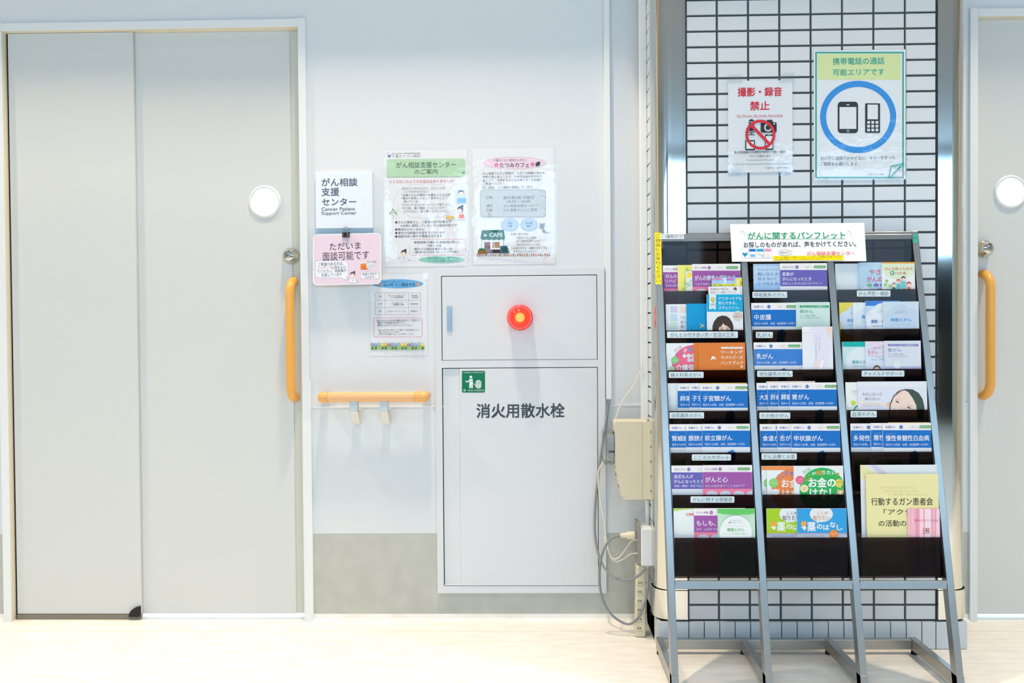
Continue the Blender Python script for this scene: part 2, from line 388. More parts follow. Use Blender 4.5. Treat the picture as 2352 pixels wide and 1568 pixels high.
porthole(leaf2, at(2321, 440.5, YY), 0.0475); lock(leaf2, at(2260, 571.5, YY - 0.01))
b = MB(); tri_handle(b, X(2273, 768, YY - 0.05), YY, Z(2270, 917, YY - 0.03), Z(2270, 620, YY - 0.03), 0.055, ORANGE); b.build('pull_handle', leaf2)
b = MB(); b.box(D2x0, D2x1, LY - 0.015, LY + 0.05, 0.0005, 0.004, MATS['bright_threshold']); b.build('threshold', door2)  # leaking light painted as a pale strip here too
# lit rooms behind the doors: light reaches the gap under each leaf
for x0, x1 in ((xs, D1x1), (D2x0, D2x1)):
    area('room_light', ((x0 + x1)/2, LY + 0.14, 0.16), x1 - x0, 0.12, 6, (0.8, 0.95, 1), ((x0 + x1)/2, LY - 0.02, 0.0))

# surface conduits running down the wall
def moulding(nm, x0, x1, y0, z0, z1, y1=0.0):
    b = MB(); b.box(x0, x1, y0, y1, z0, z1, WHITE); struct(b.build(nm, bevel=0.002))
moulding('trim_5', X(1389, 500), X(1402, 500), -0.016, Z(1395, 916), 3.9)
moulding('trim_6', X(1472, 700, -0.10), cx0 - 0.0002, -0.100, Z(1490, 965, -0.10) , 2.6, -0.076)

# ------------------------------------------------------------------ tiled column with polished steel corners
colm = thing('column_1', (0.89, CY, 0), kind='structure')
tx0, tp = 0.4965, (1.283 - 0.4965)/8
zt0, zp = 0.0905, 0.04935; ztop = 2.62; GH = 0.0028
b = MB(); b.box(cx0 + 0.06, cx1 - 0.06, CY + 0.0045, 0.0, 0.0, ztop, GROUT); b.box(cx0 + 0.004, cx1 - 0.004, -0.188, 0.0, 0.0, ztop, GROUT); core = b.build('grout_core', colm)
def tile(b, x0, x1, z0, z1, y=CY):
    e = 0.0012
    b.hexa([(x0, y + 0.005, z0), (x1, y + 0.005, z0), (x1, y + 0.006, z0 + e), (x0, y + 0.006, z0 + e)]*0 or
           [(x0, y + 0.006, z0), (x1, y + 0.006, z0), (x1 - e, y, z0 + e), (x0 + e, y, z0 + e), (x0, y + 0.006, z1), (x1, y + 0.006, z1), (x1 - e, y, z1 - e), (x0 + e, y, z1 - e)], TILE)
b = MB()
def tile_rows(b):
    k = 0; z = zt0
    while z < ztop - 0.02:
        h = zp
        for i in range(8):
            j = random.uniform(-0.0003, 0.0003)
            tile(b, tx0 + i*tp + GH, tx0 + (i + 1)*tp - GH, z + GH, z + h - GH, CY + j)
        z += h; k += 1
tile_rows(b); b.build('wall_tile', colm)
# side tiles on the flanks of the column
b = MB(); z = zt0
while z < ztop - 0.02:
    for i in range(2):
        y1 = -0.004 - i*0.095; y0 = y1 - 0.088
        for xx, sx in ((cx0, -1), (cx1, 1)):
            b.box(min(xx, xx - sx*0.008), max(xx, xx - sx*0.008), max(y0, -0.185), y1, z + GH, z + zp - GH, TILE)
    z += zp
b.build('side_tile', colm)
# plinth of upright tiles
b = MB(); px0, px1, py = 0.398, 1.376, -0.268
b.box(px0 + 0.003, px1 - 0.003, py + 0.003, 0.0, 0.0, zt0 - 0.004, GROUT); pl = b.build('plinth', colm)
b = MB(); edges = [px0, tx0] + [tx0 + i*tp/2 for i in range(1, 16)] + [px1 - 0.098, px1]
for a, c in zip(edges[:-1], edges[1:]):
    if c - a > 0.01: b.box(a + (0.0015 if a > px0 else 0), c - (0.0015 if c < px1 else 0), py, py + 0.01, 0.002, zt0 - 0.003, TILE)
for i in range(3):
    for xx, s in ((px0, 1), (px1, -1)):
        y1 = -0.003 - i*0.088; b.box(min(xx, xx + s*0.01), max(xx, xx + s*0.01), max(y1 - 0.085, py + 0.0105), y1, 0.002, zt0 - 0.003, TILE)
b.build('plinth_tile', pl)
def corner(xs_, sgn, z0, z1, grow, name, r=0.056):
    """corner guard: flank flat, rounded corner, front flat; xs_ is the column's outer side"""
    X0 = xs_ - sgn*(-grow) if False else xs_ + sgn*(-grow); Yf = CY - grow
    P = [(cx0 + 0.01 if sgn > 0 else cx1 - 0.01, -0.176), (X0, -0.182)]
    P += [(X0, Yf + r)]
    for j in range(1, 13):
        t = math.radians(90*j/12); P.append((X0 + sgn*(r - r*math.cos(t)), Yf + r - r*math.sin(t)))
    fx = tx0 - 0.002 if sgn > 0 else tx0 + 8*tp + 0.002
    P += [(fx - sgn*0.008, Yf), (fx - sgn*0.0075, Yf - 0.0015), (fx - sgn*0.001, Yf - 0.0015), (fx, Yf + 0.004)]
    b = MB(); n = len(P); V = [(x, y, z) for z in (z0, z1) for x, y in P]
    for i in range(n - 1):
        sm = 1 <= i <= 13
        b.mesh([V[i], V[i + 1], V[n + i + 1], V[n + i]], [(0, 1, 2, 3) if sgn < 0 else (3, 2, 1, 0)], CHROME, False)
    inner = []
    o = b.build(name, colm)
    for i, p in enumerate(o.data.polygons): p.use_smooth = 2 <= i <= 13
    mdl = o.modifiers.new('weld', 'WELD'); mdl.merge_threshold = 0.00001
    return o
for s, xx in ((1, cx0), (-1, cx1)):
    corner(xx, s, 0.185, ztop, 0.002, 'corner_guard')
    corner(xx, s, zt0 + 0.004, 0.187, 0.006, 'guard_shoe')

# ------------------------------------------------------------------ fire hose cabinet
cab = thing('fire_hose_cabinet', (X(1195, 1000), 0, Z(1195, 1360)), 'white enamel fire hose cabinet with a red lamp set into the wall', 'cabinet')
def wx(px, py=1000, Y=-0.012): return X(px, py, Y)
def wz(py, px=1195, Y=-0.012): return Z(px, py, Y)
ax0, ax1, az0, az1 = wx(1002), wx(1390.5), wz(1361), wz(616)
ux0, ux1, uz0, uz1 = wx(1016.5), wx(1373.5), wz(826.5), wz(632)
lz0, lz1 = wz(1344.5), wz(843.5)
b = MB(); yf = -0.016
b.box(ax0, ux0, yf, 0, az0, az1, STEELW); b.box(ux1, ax1, yf, 0, az0, az1, STEELW)
b.box(ux0, ux1, yf, 0, az0, lz0, STEELW); b.box(ux0, ux1, yf, 0, lz1, uz0, STEELW); b.box(ux0, ux1, yf, 0, uz1, az1, STEELW)
b.build('cabinet_frame', cab)
b = MB(); b.box(ux0, ux1, -0.0045, -0.004, lz0, uz1, GAP); b.build('cabinet_back', cab)
g = 0.0028
b = MB(); b.box(ux0 + g, ux1 - g*0.8, -0.0165, -0.005, uz0 + g*0.5, uz1 - g, STEELW); ud = b.build('upper_door', cab, bevel=0.0012)
b = MB(); hx0 = wx(1057)
b.box(hx0, ux1 - g*0.8, -0.0175, -0.005, lz0 + g*0.7, lz1 - g, STEELW)
b.box(ux0 + g, hx0, -0.0095, -0.005, lz0 + g*0.7, lz1 - g, STEELW)
b.box(ux0 + g, hx0, -0.0165, -0.009, lz0 + g*0.7, lz0 + 0.006, STEELW)
ld = b.build('lower_door', cab, bevel=0.001)
b = MB(); b.box(wx(1029.5), wx(1041), -0.0205, -0.0165, wz(760), wz(702), mat('latch_metal', (176, 192, 202), 0.35, 0.6, noise=0.03))
b.box(wx(1032.5), wx(1038), -0.0225, -0.0205, wz(749), wz(711), MATS['latch_metal']); b.build('flush_latch', ud, bevel=0.0008)
# lettering
p = Print((0, -0.0176, 0), UX, UZ); p.text('消火用散水栓', 1094.8, 926.5, 1296.5, 959, (66, 76, 86), 0.022); p.build('lettering', ld)
p = Print((0, -0.0176, 0), UX, UZ, 0.0002); G = (0, 122, 84); Wt = (236, 242, 242)
p.rrect(1060, 850.4, 1115, 902.2, 3.4, Wt); p.rrect(1060.8, 851.2, 1114.2, 901.4, 3, G)
p.text('この消火栓はひとりで操作ができます', 1063, 853.6, 1111.5, 857, Wt)
p.ell(1081.5, 865.5, 3.2, 3.2, Wt); p.poly([(1078, 870), (1086, 870), (1086, 891), (1082.6, 891), (1082, 881), (1081.2, 891), (1077.8, 891)], Wt)
p.line(1085, 871, 1072, 877, 3, Wt); p.line(1072, 877.5, 1069, 874, 1.6, Wt); p.line(1078.5, 876.5, 1086, 873, 0.8, G)
p.rrect(1092.5, 872.5, 1105.5, 892, 6, Wt); p.oring(1094, 874, 1104, 890.5, 4.6, 0.7, G); p.rect(1097.5, 879, 1098.3, 888, G); p.rect(1100, 879, 1100.8, 888, G); p.rect(1096, 878, 1102.5, 879, G)
p.line(1087, 880, 1094.5, 888, 1.2, Wt); p.ell(1067, 896, 3, 3, (150, 200, 180)); p.text('一般社団法人 日本消火装置工業会', 1073, 894.3, 1112, 898, Wt)
o = p.build('instruction_sticker', ld); o['label'] = 'green sticker with a white figure pulling a hose'
# red lamp
bc = at(1194.3, 728.8, -0.04); bc = Vector((bc.x, -0.0165, bc.z))
def beacon_mat():
    m = bpy.data.materials.new('red_lamp_dome'); m.use_nodes = True; nt = m.node_tree; bs = nt.nodes['Principled BSDF']; out = nt.nodes['Material Output']
    bs.inputs['Base Color'].default_value = (0.9, 0.02, 0.015, 1); bs.inputs['Roughness'].default_value = 0.08
    bs.inputs['Emission Color'].default_value = (1, 0.045, 0.03, 1); bs.inputs['Emission Strength'].default_value = 0.6
    t = nt.nodes.new('ShaderNodeBsdfTransparent'); t.inputs[0].default_value = (1.0, 0.45, 0.3, 1)
    lw = nt.nodes.new('ShaderNodeLayerWeight'); lw.inputs[0].default_value = 0.5
    mr = nt.nodes.new('ShaderNodeMapRange'); mr.inputs['From Min'].default_value = 0.0; mr.inputs['From Max'].default_value = 0.55; mr.inputs['To Min'].default_value = 0.42; mr.inputs['To Max'].default_value = 1.0
    mx = nt.nodes.new('ShaderNodeMixShader'); nt.links.new(lw.outputs['Facing'], mr.inputs[0]); nt.links.new(mr.outputs[0], mx.inputs[0])
    nt.links.new(t.outputs[0], mx.inputs[1]); nt.links.new(bs.outputs[0], mx.inputs[2]); nt.links.new(mx.outputs[0], out.inputs[0]); return m
R0 = 0.0445
bea = MB(); bea.lathe(bc, (0, -1, 0), [(0, R0), (0.010, R0), (0.012, R0 - 0.003)], mat('lamp_ring', (226, 40, 34), 0.3, emit=(240, 30, 20), es=0.25, noise=0.02), 48); bo = bea.build('beacon_lamp', ud)
b = MB(); Rd = R0 - 0.004
b.lathe(bc, (0, -1, 0), [(0.010, Rd)] + [(0.034 + 0.044*math.sin(t), Rd*math.cos(t)) for t in [math.radians(90*j/14) for j in range(14)]] + [(0.078, 0.0)], beacon_mat(), 48)
b.build('red_dome', bo)
b = MB(); b.lathe(bc + Vector((0, -0.012, 0)), (0, -1, 0), [(0.0, 0.006)] + [(0.022 + 0.016*math.sin(math.radians(a)), 0.016*math.cos(math.radians(a))) for a in range(-60, 91, 15)], mat('lamp_filament', (255, 225, 150), 0.4, emit=(255, 214, 130), es=5.0), 24); b.build('glowing_bulb', bo)

# ------------------------------------------------------------------ handrail
hy = -0.062; r = 0.0178; z = Z(860, 911.3, hy)
hr = thing('handrail', (X(858, 911, hy), 0, Z(858, 974, -0.03)), 'short peach coloured handrail on two grey wall brackets', 'handrail')
xa, xb, xc, xd = X(731, 911, hy), X(754, 911, hy), X(953, 911, hy), X(985, 911, hy)
b = MB(); b.tube([(xb, hy, z), (xc, hy, z)], r, RAILW, 28); b.build('rail', hr)
for x0, x1 in ((xb, xa), (xc, xd)):
    s = 1 if x1 > x0 else -1; b = MB(); L = abs(x1 - x0)
    prof = [(0.0005, r), (0.001, r + 0.0006), (L - 0.012, r + 0.0008), (L - 0.006, r - 0.001), (L - 0.002, r - 0.005), (L, r - 0.010), (L, 0.0)]
    b.lathe((x0, hy, z), (s, 0, 0), prof, mat('rail_cap', (240, 178, 100), 0.3, noise=0.02), 28)
    b.tube([(x1 - s*0.016, hy, z), (x1 - s*0.015, hy + 0.035, z), (x1 - s*0.014, -0.004, z)], [r*0.85, r*0.8, r*0.8], MATS['rail_cap'], 18)
    b.build('end_cap', hr)
BRK = mat('bracket_grey', (196, 210, 216), 0.4, noise=0.02); BRC = mat('bracket_cover', (226, 224, 214), 0.4, noise=0.01)
for p0 in (815, 884):
    x = X(p0, 940, -0.05); hw = 0.0135; zb0, zb1 = Z(p0, 974, -0.03), Z(p0, 941, -0.05)
    b = MB(); b.box(x - hw, x + hw, hy - 0.012, hy + 0.014, zb1 - 0.004, z - r + 0.004, BRK); br = b.build('bracket', hr, bevel=0.001)
    b = MB(); b.hexa([(x - hw, -0.022, zb0), (x + hw, -0.022, zb0), (x + hw, -0.004, zb0), (x - hw, -0.004, zb0), (x - hw, hy - 0.012, zb1), (x + hw, hy - 0.012, zb1), (x + hw, -0.004, zb1), (x - hw, -0.004, zb1)], BRC)
    b.build('wall_plate', br, bevel=0.0015)
    b = MB(); sy = -0.030; sz = zb0 + 0.011; n_ = Vector((0, -(zb1 - zb0), -(hy - 0.012 + 0.022)*-1)).normalized()
    b.lathe((x + 0.002, sy, sz), (0, -1, -0.8), [(-0.003, 0.0042), (0.001, 0.0042), (0.0018, 0.003), (0.0018, 0)], ALU, 16); b.build('screw', br)

# ------------------------------------------------------------------ sign, notice and posters on the wall
Dk = (84, 94, 112)
sg = thing('wall_sign', (X(790, 540), 0, Z(790, 540)), 'white square sign plate with grey lettering above the pink notice', 'sign')
ys = -0.012
b = MB(); b.box(X(725, 480, ys), X(856, 480, ys), ys, -0.001, Z(790, 524, ys), Z(790, 394.5, ys), mat('sign_plate', (236, 242, 247), 0.3, noise=0.005)); pl = b.build('plate', sg, bevel=0.001)
b = MB(); b.box(X(726, 530, ys), X(856, 530, ys), -0.007, -0.001, Z(790, 548, ys), Z(790, 524, ys) - 0.0003, mat('sign_strip', (184, 206, 220), 0.4, noise=0.01)); b.build('lower_strip', sg)
p = Print((0, ys, 0), UX, UZ)
p.text('がん相談', 738.6, 409, 821, 427.6, Dk, 0.012); p.text('支援', 738.6, 431, 779, 449.7, Dk, 0.012); p.text('センター', 739, 455, 818, 472, Dk, 0.012)
p.text('Cancer Patient', 738.6, 475.6, 815.5, 483.6, Dk, 0.008); p.text('Support Center', 738.6, 485.4, 819, 495, Dk, 0.008); p.build('lettering', pl)
# pink notice hanging from the clip, tipped forward at the bottom
v = Vector((-0.012, 0.10, 1)).normalized(); u = (Vector((1, 0, 0.022)) - v*Vector((1, 0, 0.022)).dot(v)).normalized()
PO = at(796, 540, -0.022)
no = thing('hanging_notice', at(796, 652, -0.04), 'pink rounded laminated notice hanging from a black binder clip', 'notice')
p = Print(PO, u, v, 0.0); NB = MB()
(la, ta), (ra, ba) = p.pt(718.6, 538), p.pt(875.6, 652)
so = rr(la, ba, ra, ta, 0.016, 6); so = so if sum(so[i][0]*so[(i+1) % len(so)][1] - so[(i+1) % len(so)][0]*so[i][1] for i in range(len(so))) > 0 else so[::-1]
NB.prism([p.w(a, bb, -0.0012) for a, bb in so], p.n*0.0012, PAPER); nbo = NB.build('card', no)
K = (60, 50, 66)
p.c = 0.0002; p.poly(rr(la + 0.0035, ba + 0.0035, ra - 0.0035, ta - 0.0035, 0.0135, 6), (233, 212, 226), px=False)
p.text('ただいま', 757, 556.4, 828.5, 573.6, K, 0.004, 0.02); p.text('面談可能です', 741, 577, 847.6, 597, K, 0.004, 0.02)
for c, d in (((130, 134, 160), 0), ((238, 240, 246), 0.5)):
    p.rrect(724 + d, 598.6 + d, 800 - d, 638.4 - d, 6, c); p.rrect(828 + d, 624.6 + d, 870.5 - d, 640 - d, 3, c)
    p.poly([(784, 637.5), (796, 643.5 - d), (795, 636.5)], c)
for t_, x0, y0, x1, y1, c in (('ご希望のある方は、', 731, 602, 789, 610, K), ('ノックして', 729, 610.5, 761, 618, (200, 80, 110)), ('お声をかけ', 761.5, 610.5, 795, 618, K), ('てください。相談員が', 729, 618.4, 796, 626, K), ('在室しています', 738.6, 627, 785.4, 634.5, K), ('時間の予約も', 832, 626.5, 866, 632, K), ('できます!', 837, 633, 861, 638.6, K), ('室内の様子', 843, 599.2, 865, 603.4, K)): p.text(t_, x0, y0, x1, y1, c, 0, 0.02)
p.poly([(827.5, 600), (859.5, 599), (859.8, 618.6), (828, 619.6)], (226, 226, 226)); p.poly([(828, 606), (841, 604.5), (842, 612), (838, 619), (828.2, 619.4)], (232, 138, 58)); p.poly([(842, 609), (859, 606), (859.7, 613), (846, 618)], (206, 212, 226)); p.poly([(829, 611), (838, 611), (846, 618.5), (835, 619)], (224, 112, 42))
SK = (250, 226, 210)
def person(p, x, y, k=1.0, hair=(96, 74, 98), coat=(240, 240, 244)):
    p.ell(x + 4*k, y - 8*k, 2.6*k, 2.4*k, hair, 14); p.ell(x, y - 2*k, 6.2*k, 6*k, hair, 20); p.ell(x - 0.3*k, y + 1.2*k, 5.3*k, 5.2*k, SK, 20)
    p.poly([(x - 8*k, y + 18*k), (x - 6*k, y + 8*k), (x - 2*k, y + 6*k), (x + 3*k, y + 6*k), (x + 7*k, y + 9*k), (x + 9*k, y + 18*k)], coat)
    for a in ((-2, 6, 0, 15), (3, 6, 0.6, 15), (-7, 8, -14, 12), (8, 10, 13, 17)): p.line(x + a[0]*k, y + a[1]*k, x + a[2]*k, y + a[3]*k, 0.6, (130, 130, 150))
    p.line(x - 2.6*k, y + 1.5*k, x - 1.4*k, y + 1.6*k, 0.5, (80, 60, 60)); p.line(x + 1.6*k, y + 1.5*k, x + 2.8*k, y + 1.6*k, 0.5, (80, 60, 60))
person(p, 810, 632, 0.95); p.build('notice_print', nbo)
# binder clip
cb = thing('binder_clip', at(795, 541, -0.024), 'black binder clip with silver wire arms gripping the pink notice', 'clip')
c0 = at(795, 539, -0.024); hw = 0.012
b = MB(); b.prism([(c0.x - hw, -0.0335, c0.z - 0.009), (c0.x - hw, -0.0185, c0.z - 0.009), (c0.x - hw, -0.020, c0.z - 0.006), (c0.x - hw, -0.015, c0.z + 0.008), (c0.x - hw, -0.032, c0.z + 0.008), (c0.x - hw, -0.031, c0.z - 0.006)], (2*hw, 0, 0), RUBBER); b.build('clip_body', cb, bevel=0.0008)
for yy, tilt in ((-0.034, -0.002), (-0.0152, 0.003)):
    b = MB(); zz = c0.z - 0.007
    b.tube(spline([(c0.x - 0.008, yy, zz), (c0.x - 0.006, yy + tilt*0.4, zz + 0.016), (c0.x - 0.0045, yy + tilt*0.8, zz + 0.030), (c0.x, yy + tilt, zz + 0.036), (c0.x + 0.0045, yy + tilt*0.8, zz + 0.030), (c0.x + 0.006, yy + tilt*0.4, zz + 0.016), (c0.x + 0.008, yy, zz)], 6), 0.0009, CHROME, 8); b.build('wire_arm', cb)

def poster(name, label, q, Y, paper=(238, 240, 243), film=0.006, cat='poster', lift=0.0):
    """q: corner pixels x0,y0,x1,y1 of the laminated pouch; returns (thing, Print)"""
    x0, y0, x1, y1 = q; A, B_ = X(x0, (y0 + y1)/2, Y), X(x1, (y0 + y1)/2, Y); z0, z1 = Z((x0 + x1)/2, y1, Y), Z((x0 + x1)/2, y0, Y)
    t = thing(name, ((A + B_)/2, Y, z0), label, cat)
    b = MB(); b.box(A + film, B_ - film, Y - 0.0008, Y - 0.0002, z0 + film, z1 - film, ink(paper)); s = b.build('sheet', t)
    # laminating film, gently rippled
    b = MB(); nx, nz = 14, 20; rnd = random.Random(hash(name) % 1000 if False else int(x0)); ph = [rnd.uniform(0, 6.28) for _ in range(4)]
    V = []
    for j in range(nz + 1):
        for i in range(nx + 1):
            xx, zz = A + (B_ - A)*i/nx, z0 + (z1 - z0)*j/nz
            e = 0.0028 + 0.0005*math.sin(17*xx + 9*zz + ph[0]) + 0.0004*math.sin(31*zz - 12*xx + ph[1]) + 0.0003*math.sin(57*xx + 23*zz + ph[2])
            if i in (0, nx) or j in (0, nz): e = 0.0016
            V.append((xx, Y - e, zz))
    b.mesh(V, [(j*(nx + 1) + i, j*(nx + 1) + i + 1, (j + 1)*(nx + 1) + i + 1, (j + 1)*(nx + 1) + i) for j in range(nz) for i in range(nx)], FILM, True)
    b.build('laminate_film', t)
    return s, Print((0, Y - 0.0008, 0), UX, UZ, 0.00005)
K = (62, 68, 76); GK = (84, 96, 98)
# poster 1
s1, p = poster('poster', 'laminated poster with a green heading band beside the sign plate', (881.5, 340.5, 1077, 616), 0.0)
p.text('独立行政法人 労働者健康福祉機構', 900, 350.6, 965, 353.6, K); p.text('千葉ろうさい病院', 900, 354.8, 965.5, 362, (110, 120, 140))
p.poly([(890.6, 353), (893, 357), (896, 357), (897.5, 352.5), (898, 357), (895, 361.5), (891.5, 361)], (30, 110, 190)); p.ell(891.6, 352, 1, 1, (30, 110, 190), 8)
p.poly([(888, 407), (888, 371), (889.5, 367), (893, 365.4), (1064, 364), (1068, 366), (1069, 370), (1069, 399), (1066, 404.5), (1061, 406)], (188, 222, 186)); p.line(888, 407, 1060, 406.2, 0.8, (120, 150, 130))
p.text('がん相談支援センター', 910.4, 371.5, 1046.5, 385.5, (44, 62, 60)); p.text('のご案内', 952, 388, 1005, 400, (44, 62, 60)); p.poly([(1060, 397), (1067, 394.5), (1067, 397.5), (1062, 398.6)], (50, 130, 70))
p.text('たとえばこのようなお悩みはありませんか?', 894, 412.6, 1043, 420.2, (216, 96, 110))
cl = []
for k in range(12):
    a = 2*math.pi*k/12; bx, by = 980 + 62*math.cos(a), 461 + 32*math.sin(a)
    for j in range(-4, 5): cl.append((bx + 14*math.cos(a + j*0.22), by + 10*math.sin(a + j*0.22)))
p.ring(cl, [(980 + (x - 980)*0.992, 461 + (y - 461)*0.985) for x, y in cl], (206, 210, 216))
for i, (t_, a, c_) in enumerate((('*がんといわれたけど、どうしたら', 305, 790), ('いいのかわからない', 332, 605), ('*治療にかかる費用や仕事のことが心配', 305, 852), ('*痛みや息苦しさなど、症状のことで', 305, 820), ('困っている', 332, 485), ('*セカンドオピニオンについて知りたい', 305, 855), ('*その他、誰に相談したらいいのか', 305, 792), ('わからない、話を聴いてほしいなど', 335, 825))):
    y = 320 + (550, 587, 625, 660, 698, 735, 772, 808)[i]/4.9; p.text(t_, 860 + a/4.9, y - 2.9, 860 + c_/4.9, y + 2.9, GK)
def L4(p, t_, a, b_, c_, d, col=K, bold=0): p.text(t_, 860 + a/4.9, 320 + b_/4.9, 860 + c_/4.9, 320 + d/4.9, col, bold)
for a in (('◆がんの患者さん、ご家族の方が対象です', 230, 914, 862, 946), ('※当院に通院していなくても相談可能です', 295, 954, 930, 984), ('◆費用はかかりません', 230, 998, 562, 1028), ('◆専任の相談員がお話をうかがいます', 230, 1036, 795, 1066), ('◆相談内容に関する情報は守ります', 230, 1074, 763, 1106)): L4(p, *a)
p.oring(940.6, 549, 1070, 585.6, 5, 0.6, (226, 120, 110))
for a in (('・開室時間:月曜から金曜(祝日除く)', 425, 1143, 950, 1175), ('9時〜16時', 598, 1182, 755, 1208), ('・場所:がん相談支援センター内', 425, 1218, 872, 1248), ('・連絡先:0436-74-1111(代表)', 425, 1254, 940, 1284)): L4(p, *a)
p.ell(1015, 596, 53, 8, (150, 214, 196)); L4(p, '受付正面の向かい側です。', 600, 1325, 910, 1347, (40, 90, 90)); L4(p, 'どうぞお立ち寄りください', 600, 1353, 930, 1380, (40, 90, 90))
person(p, 927.5, 582, 1.0, (56, 56, 60)); p.poly([(937, 592), (949, 595), (950, 597), (938, 596)], (244, 244, 248))
p.rrect(1046, 437, 1069, 466, 2, (206, 226, 244)); p.ell(1059, 442, 6.5, 5.5, (70, 90, 120)); p.ell(1059.5, 444.5, 5.4, 4.6, SK); p.rect(1050, 455, 1070, 465.5, (130, 186, 232))
p.ell(1057, 481, 6.5, 7.5, (70, 62, 66)); p.ell(1061.5, 473.5, 3, 2.6, (70, 62, 66)); p.ell(1056, 484, 5, 5, SK); p.poly([(1049, 503), (1053, 490), (1064, 490), (1069, 503)], SK); p.poly([(1054, 501), (1055, 493), (1065, 492), (1066, 501)], (240, 110, 70))
p.ell(1035, 500, 9, 4, (234, 196, 120)); p.ell(1029, 498, 4.5, 4, (238, 204, 130)); p.ell(1025.5, 500.5, 1, 1, (60, 50, 40), 8)
p.line(903, 482, 903, 503, 0.8, (180, 180, 180))
for a, c_, k in ((902.5, 481, 0), (897, 489.5, 1), (909, 488, 1), (899, 485.5, 2), (906, 484, 2), (911, 492, 2), (896, 490, 0)): p.ell(a, c_, 1.7, 1.6, ((60, 150, 90), (40, 130, 100), (150, 200, 90))[k], 10)
p.ering(1062, 604, 13, 8, 0.5, (240, 190, 190)); p.build('poster_print', s1)
# poster 2
s2, p = poster('poster', 'laminated poster with a pink oval heading and a small cafe drawing', (1083, 336.5, 1278, 611), 0.0)
p.ell(1182, 374.3, 72.5, 14.2, (196, 140, 180)); p.ell(1182, 374.3, 71.8, 13.6, (244, 216, 232))
p.text('千葉ろうさい病院がんサロン', 1133.5, 364.8, 1210, 371, (40, 40, 50)); p.text('たつみカフェ', 1148, 373.4, 1215.5, 384.6, (36, 34, 48), 0.012)
for fx, fy in ((1140.6, 378.8), (1223.3, 377)):
    for k in range(5): p.ell(fx + 3*math.sin(k*1.2566), fy - 3*math.cos(k*1.2566), 1.7, 1.7, (232, 90, 140), 10)
    p.ell(fx, fy, 1.4, 1.4, (250, 220, 230), 10)
p.poly([(1230, 381), (1230.5, 374.5), (1235, 371.5), (1241, 371), (1240, 378), (1236, 381.5)], (34, 74, 62))
for i, (t_, c_) in enumerate((('がん患者さんやご家族が、お互いの経験や悩みを', 1918), ('気軽に話し合うことで、不安な気持ちをわかち', 1885), ('合ったり、交流をするための場です。お気軽に', 1888), ('ご参加ください。', 1470), ('年に数回、ミニ講座も開催しています。', 1790))):
    y = (380, 420, 458, 498, 538)[i]; L4(p, t_, 1218, y - 14, c_, y + 14, K)
p.rrect(1102.8, 435.2, 1253.2, 498.2, 7, (120, 128, 132)); p.rrect(1103.4, 435.8, 1252.6, 497.6, 6.5, (200, 206, 208))
for y, t_ in ((655, '日時'), (748, '場所'), (796, '対象')): L4(p, t_, 1258, y - 17, 1330, y + 17, K); L4(p, ':', 1386, y - 10, 1393, y + 12, K)
for a in (('毎月第2週 木曜日', 1450, 637, 1792, 672), ('14:30〜16:00', 1490, 684, 1755, 713), ('がん相談支援センター', 1452, 731, 1830, 763), ('がん患者さんとご家族', 1452, 777, 1832, 811)): L4(p, *a)
for ex, t0, t1 in ((1523, '予約', '不要'), (1740, '参加費', '無料')):
    c_ = 860 + ex/4.9; p.ell(c_, 515.5, 19.8, 13.8, (120, 150, 190)); p.ell(c_, 515.5, 19.3, 13.3, (186, 212, 238))
    w_ = 26 if len(t0) == 2 else 40; L4(p, t0, ex - w_, 928, ex + w_, 955, (50, 60, 80)); L4(p, t1, ex - 26, 963, ex + 26, 990, (50, 60, 80))
CG = (150, 150, 158); p.poly([(1239, 524), (1240, 511), (1242.5, 514), (1247, 514), (1250.5, 510.5), (1251, 520), (1248, 525), (1255, 533), (1266, 533.5), (1258, 535), (1246, 534), (1246, 526)], CG)
GR = (36, 104, 84)
p.rect(1107, 551, 1156, 581, (238, 238, 234)); p.poly([(1107, 529), (1157, 528), (1160, 547), (1157, 551), (1152, 548), (1147, 552), (1141, 549), (1135, 552), (1129, 549), (1123, 552), (1117, 549), (1111, 552), (1103.5, 548)], GR)
p.text('CAFE', 1124, 535, 1154.5, 543.6, (226, 240, 236), 0.03); p.ell(1114.5, 540.5, 4, 2.6, (200, 224, 214)); p.rect(1112.5, 533.5, 1113.2, 537, (200, 224, 214)); p.rect(1106, 551, 1106.6, 572, (120, 110, 110)); p.rect(1156.3, 551, 1157, 572, (120, 110, 110))
p.rect(1112.5, 556, 1126, 582, (124, 72, 52)); p.rect(1131, 556, 1147.4, 569, (110, 60, 50)); p.rect(1132, 557, 1146.4, 568, (196, 150, 110)); p.rect(1138.8, 557, 1139.6, 568, (110, 60, 50)); p.rect(1126, 573, 1152, 581, (64, 40, 40))
p.rect(1097.5, 575, 1117, 583.5, (150, 96, 50)); p.poly([(1098, 575.5), (1101, 571), (1107, 570), (1113, 571.5), (1117, 575.5)], (50, 120, 70)); p.poly([(1149, 565), (1165, 564), (1170, 581), (1148, 582)], (60, 110, 120)); p.poly([(1152, 568), (1163, 567), (1166, 579), (1152, 579.5)], (40, 84, 80))
FL = [(214, 84, 70), (240, 240, 240), (70, 130, 190), (232, 170, 60), (230, 150, 170), (80, 160, 170)]
for k in range(33):
    fx = 1097 + k*5.15; fy = 584.5 - k*0.01; p.ell(fx, fy, 2.1, 2.0, FL[(k*5) % 6], 8); p.ell(fx, fy, 0.8, 0.8, (250, 236, 200), 6); p.rect(fx - 1.1, fy + 2, fx + 1.1, fy + 4.6, (70, 80, 70) if k % 3 else (200, 120, 60))
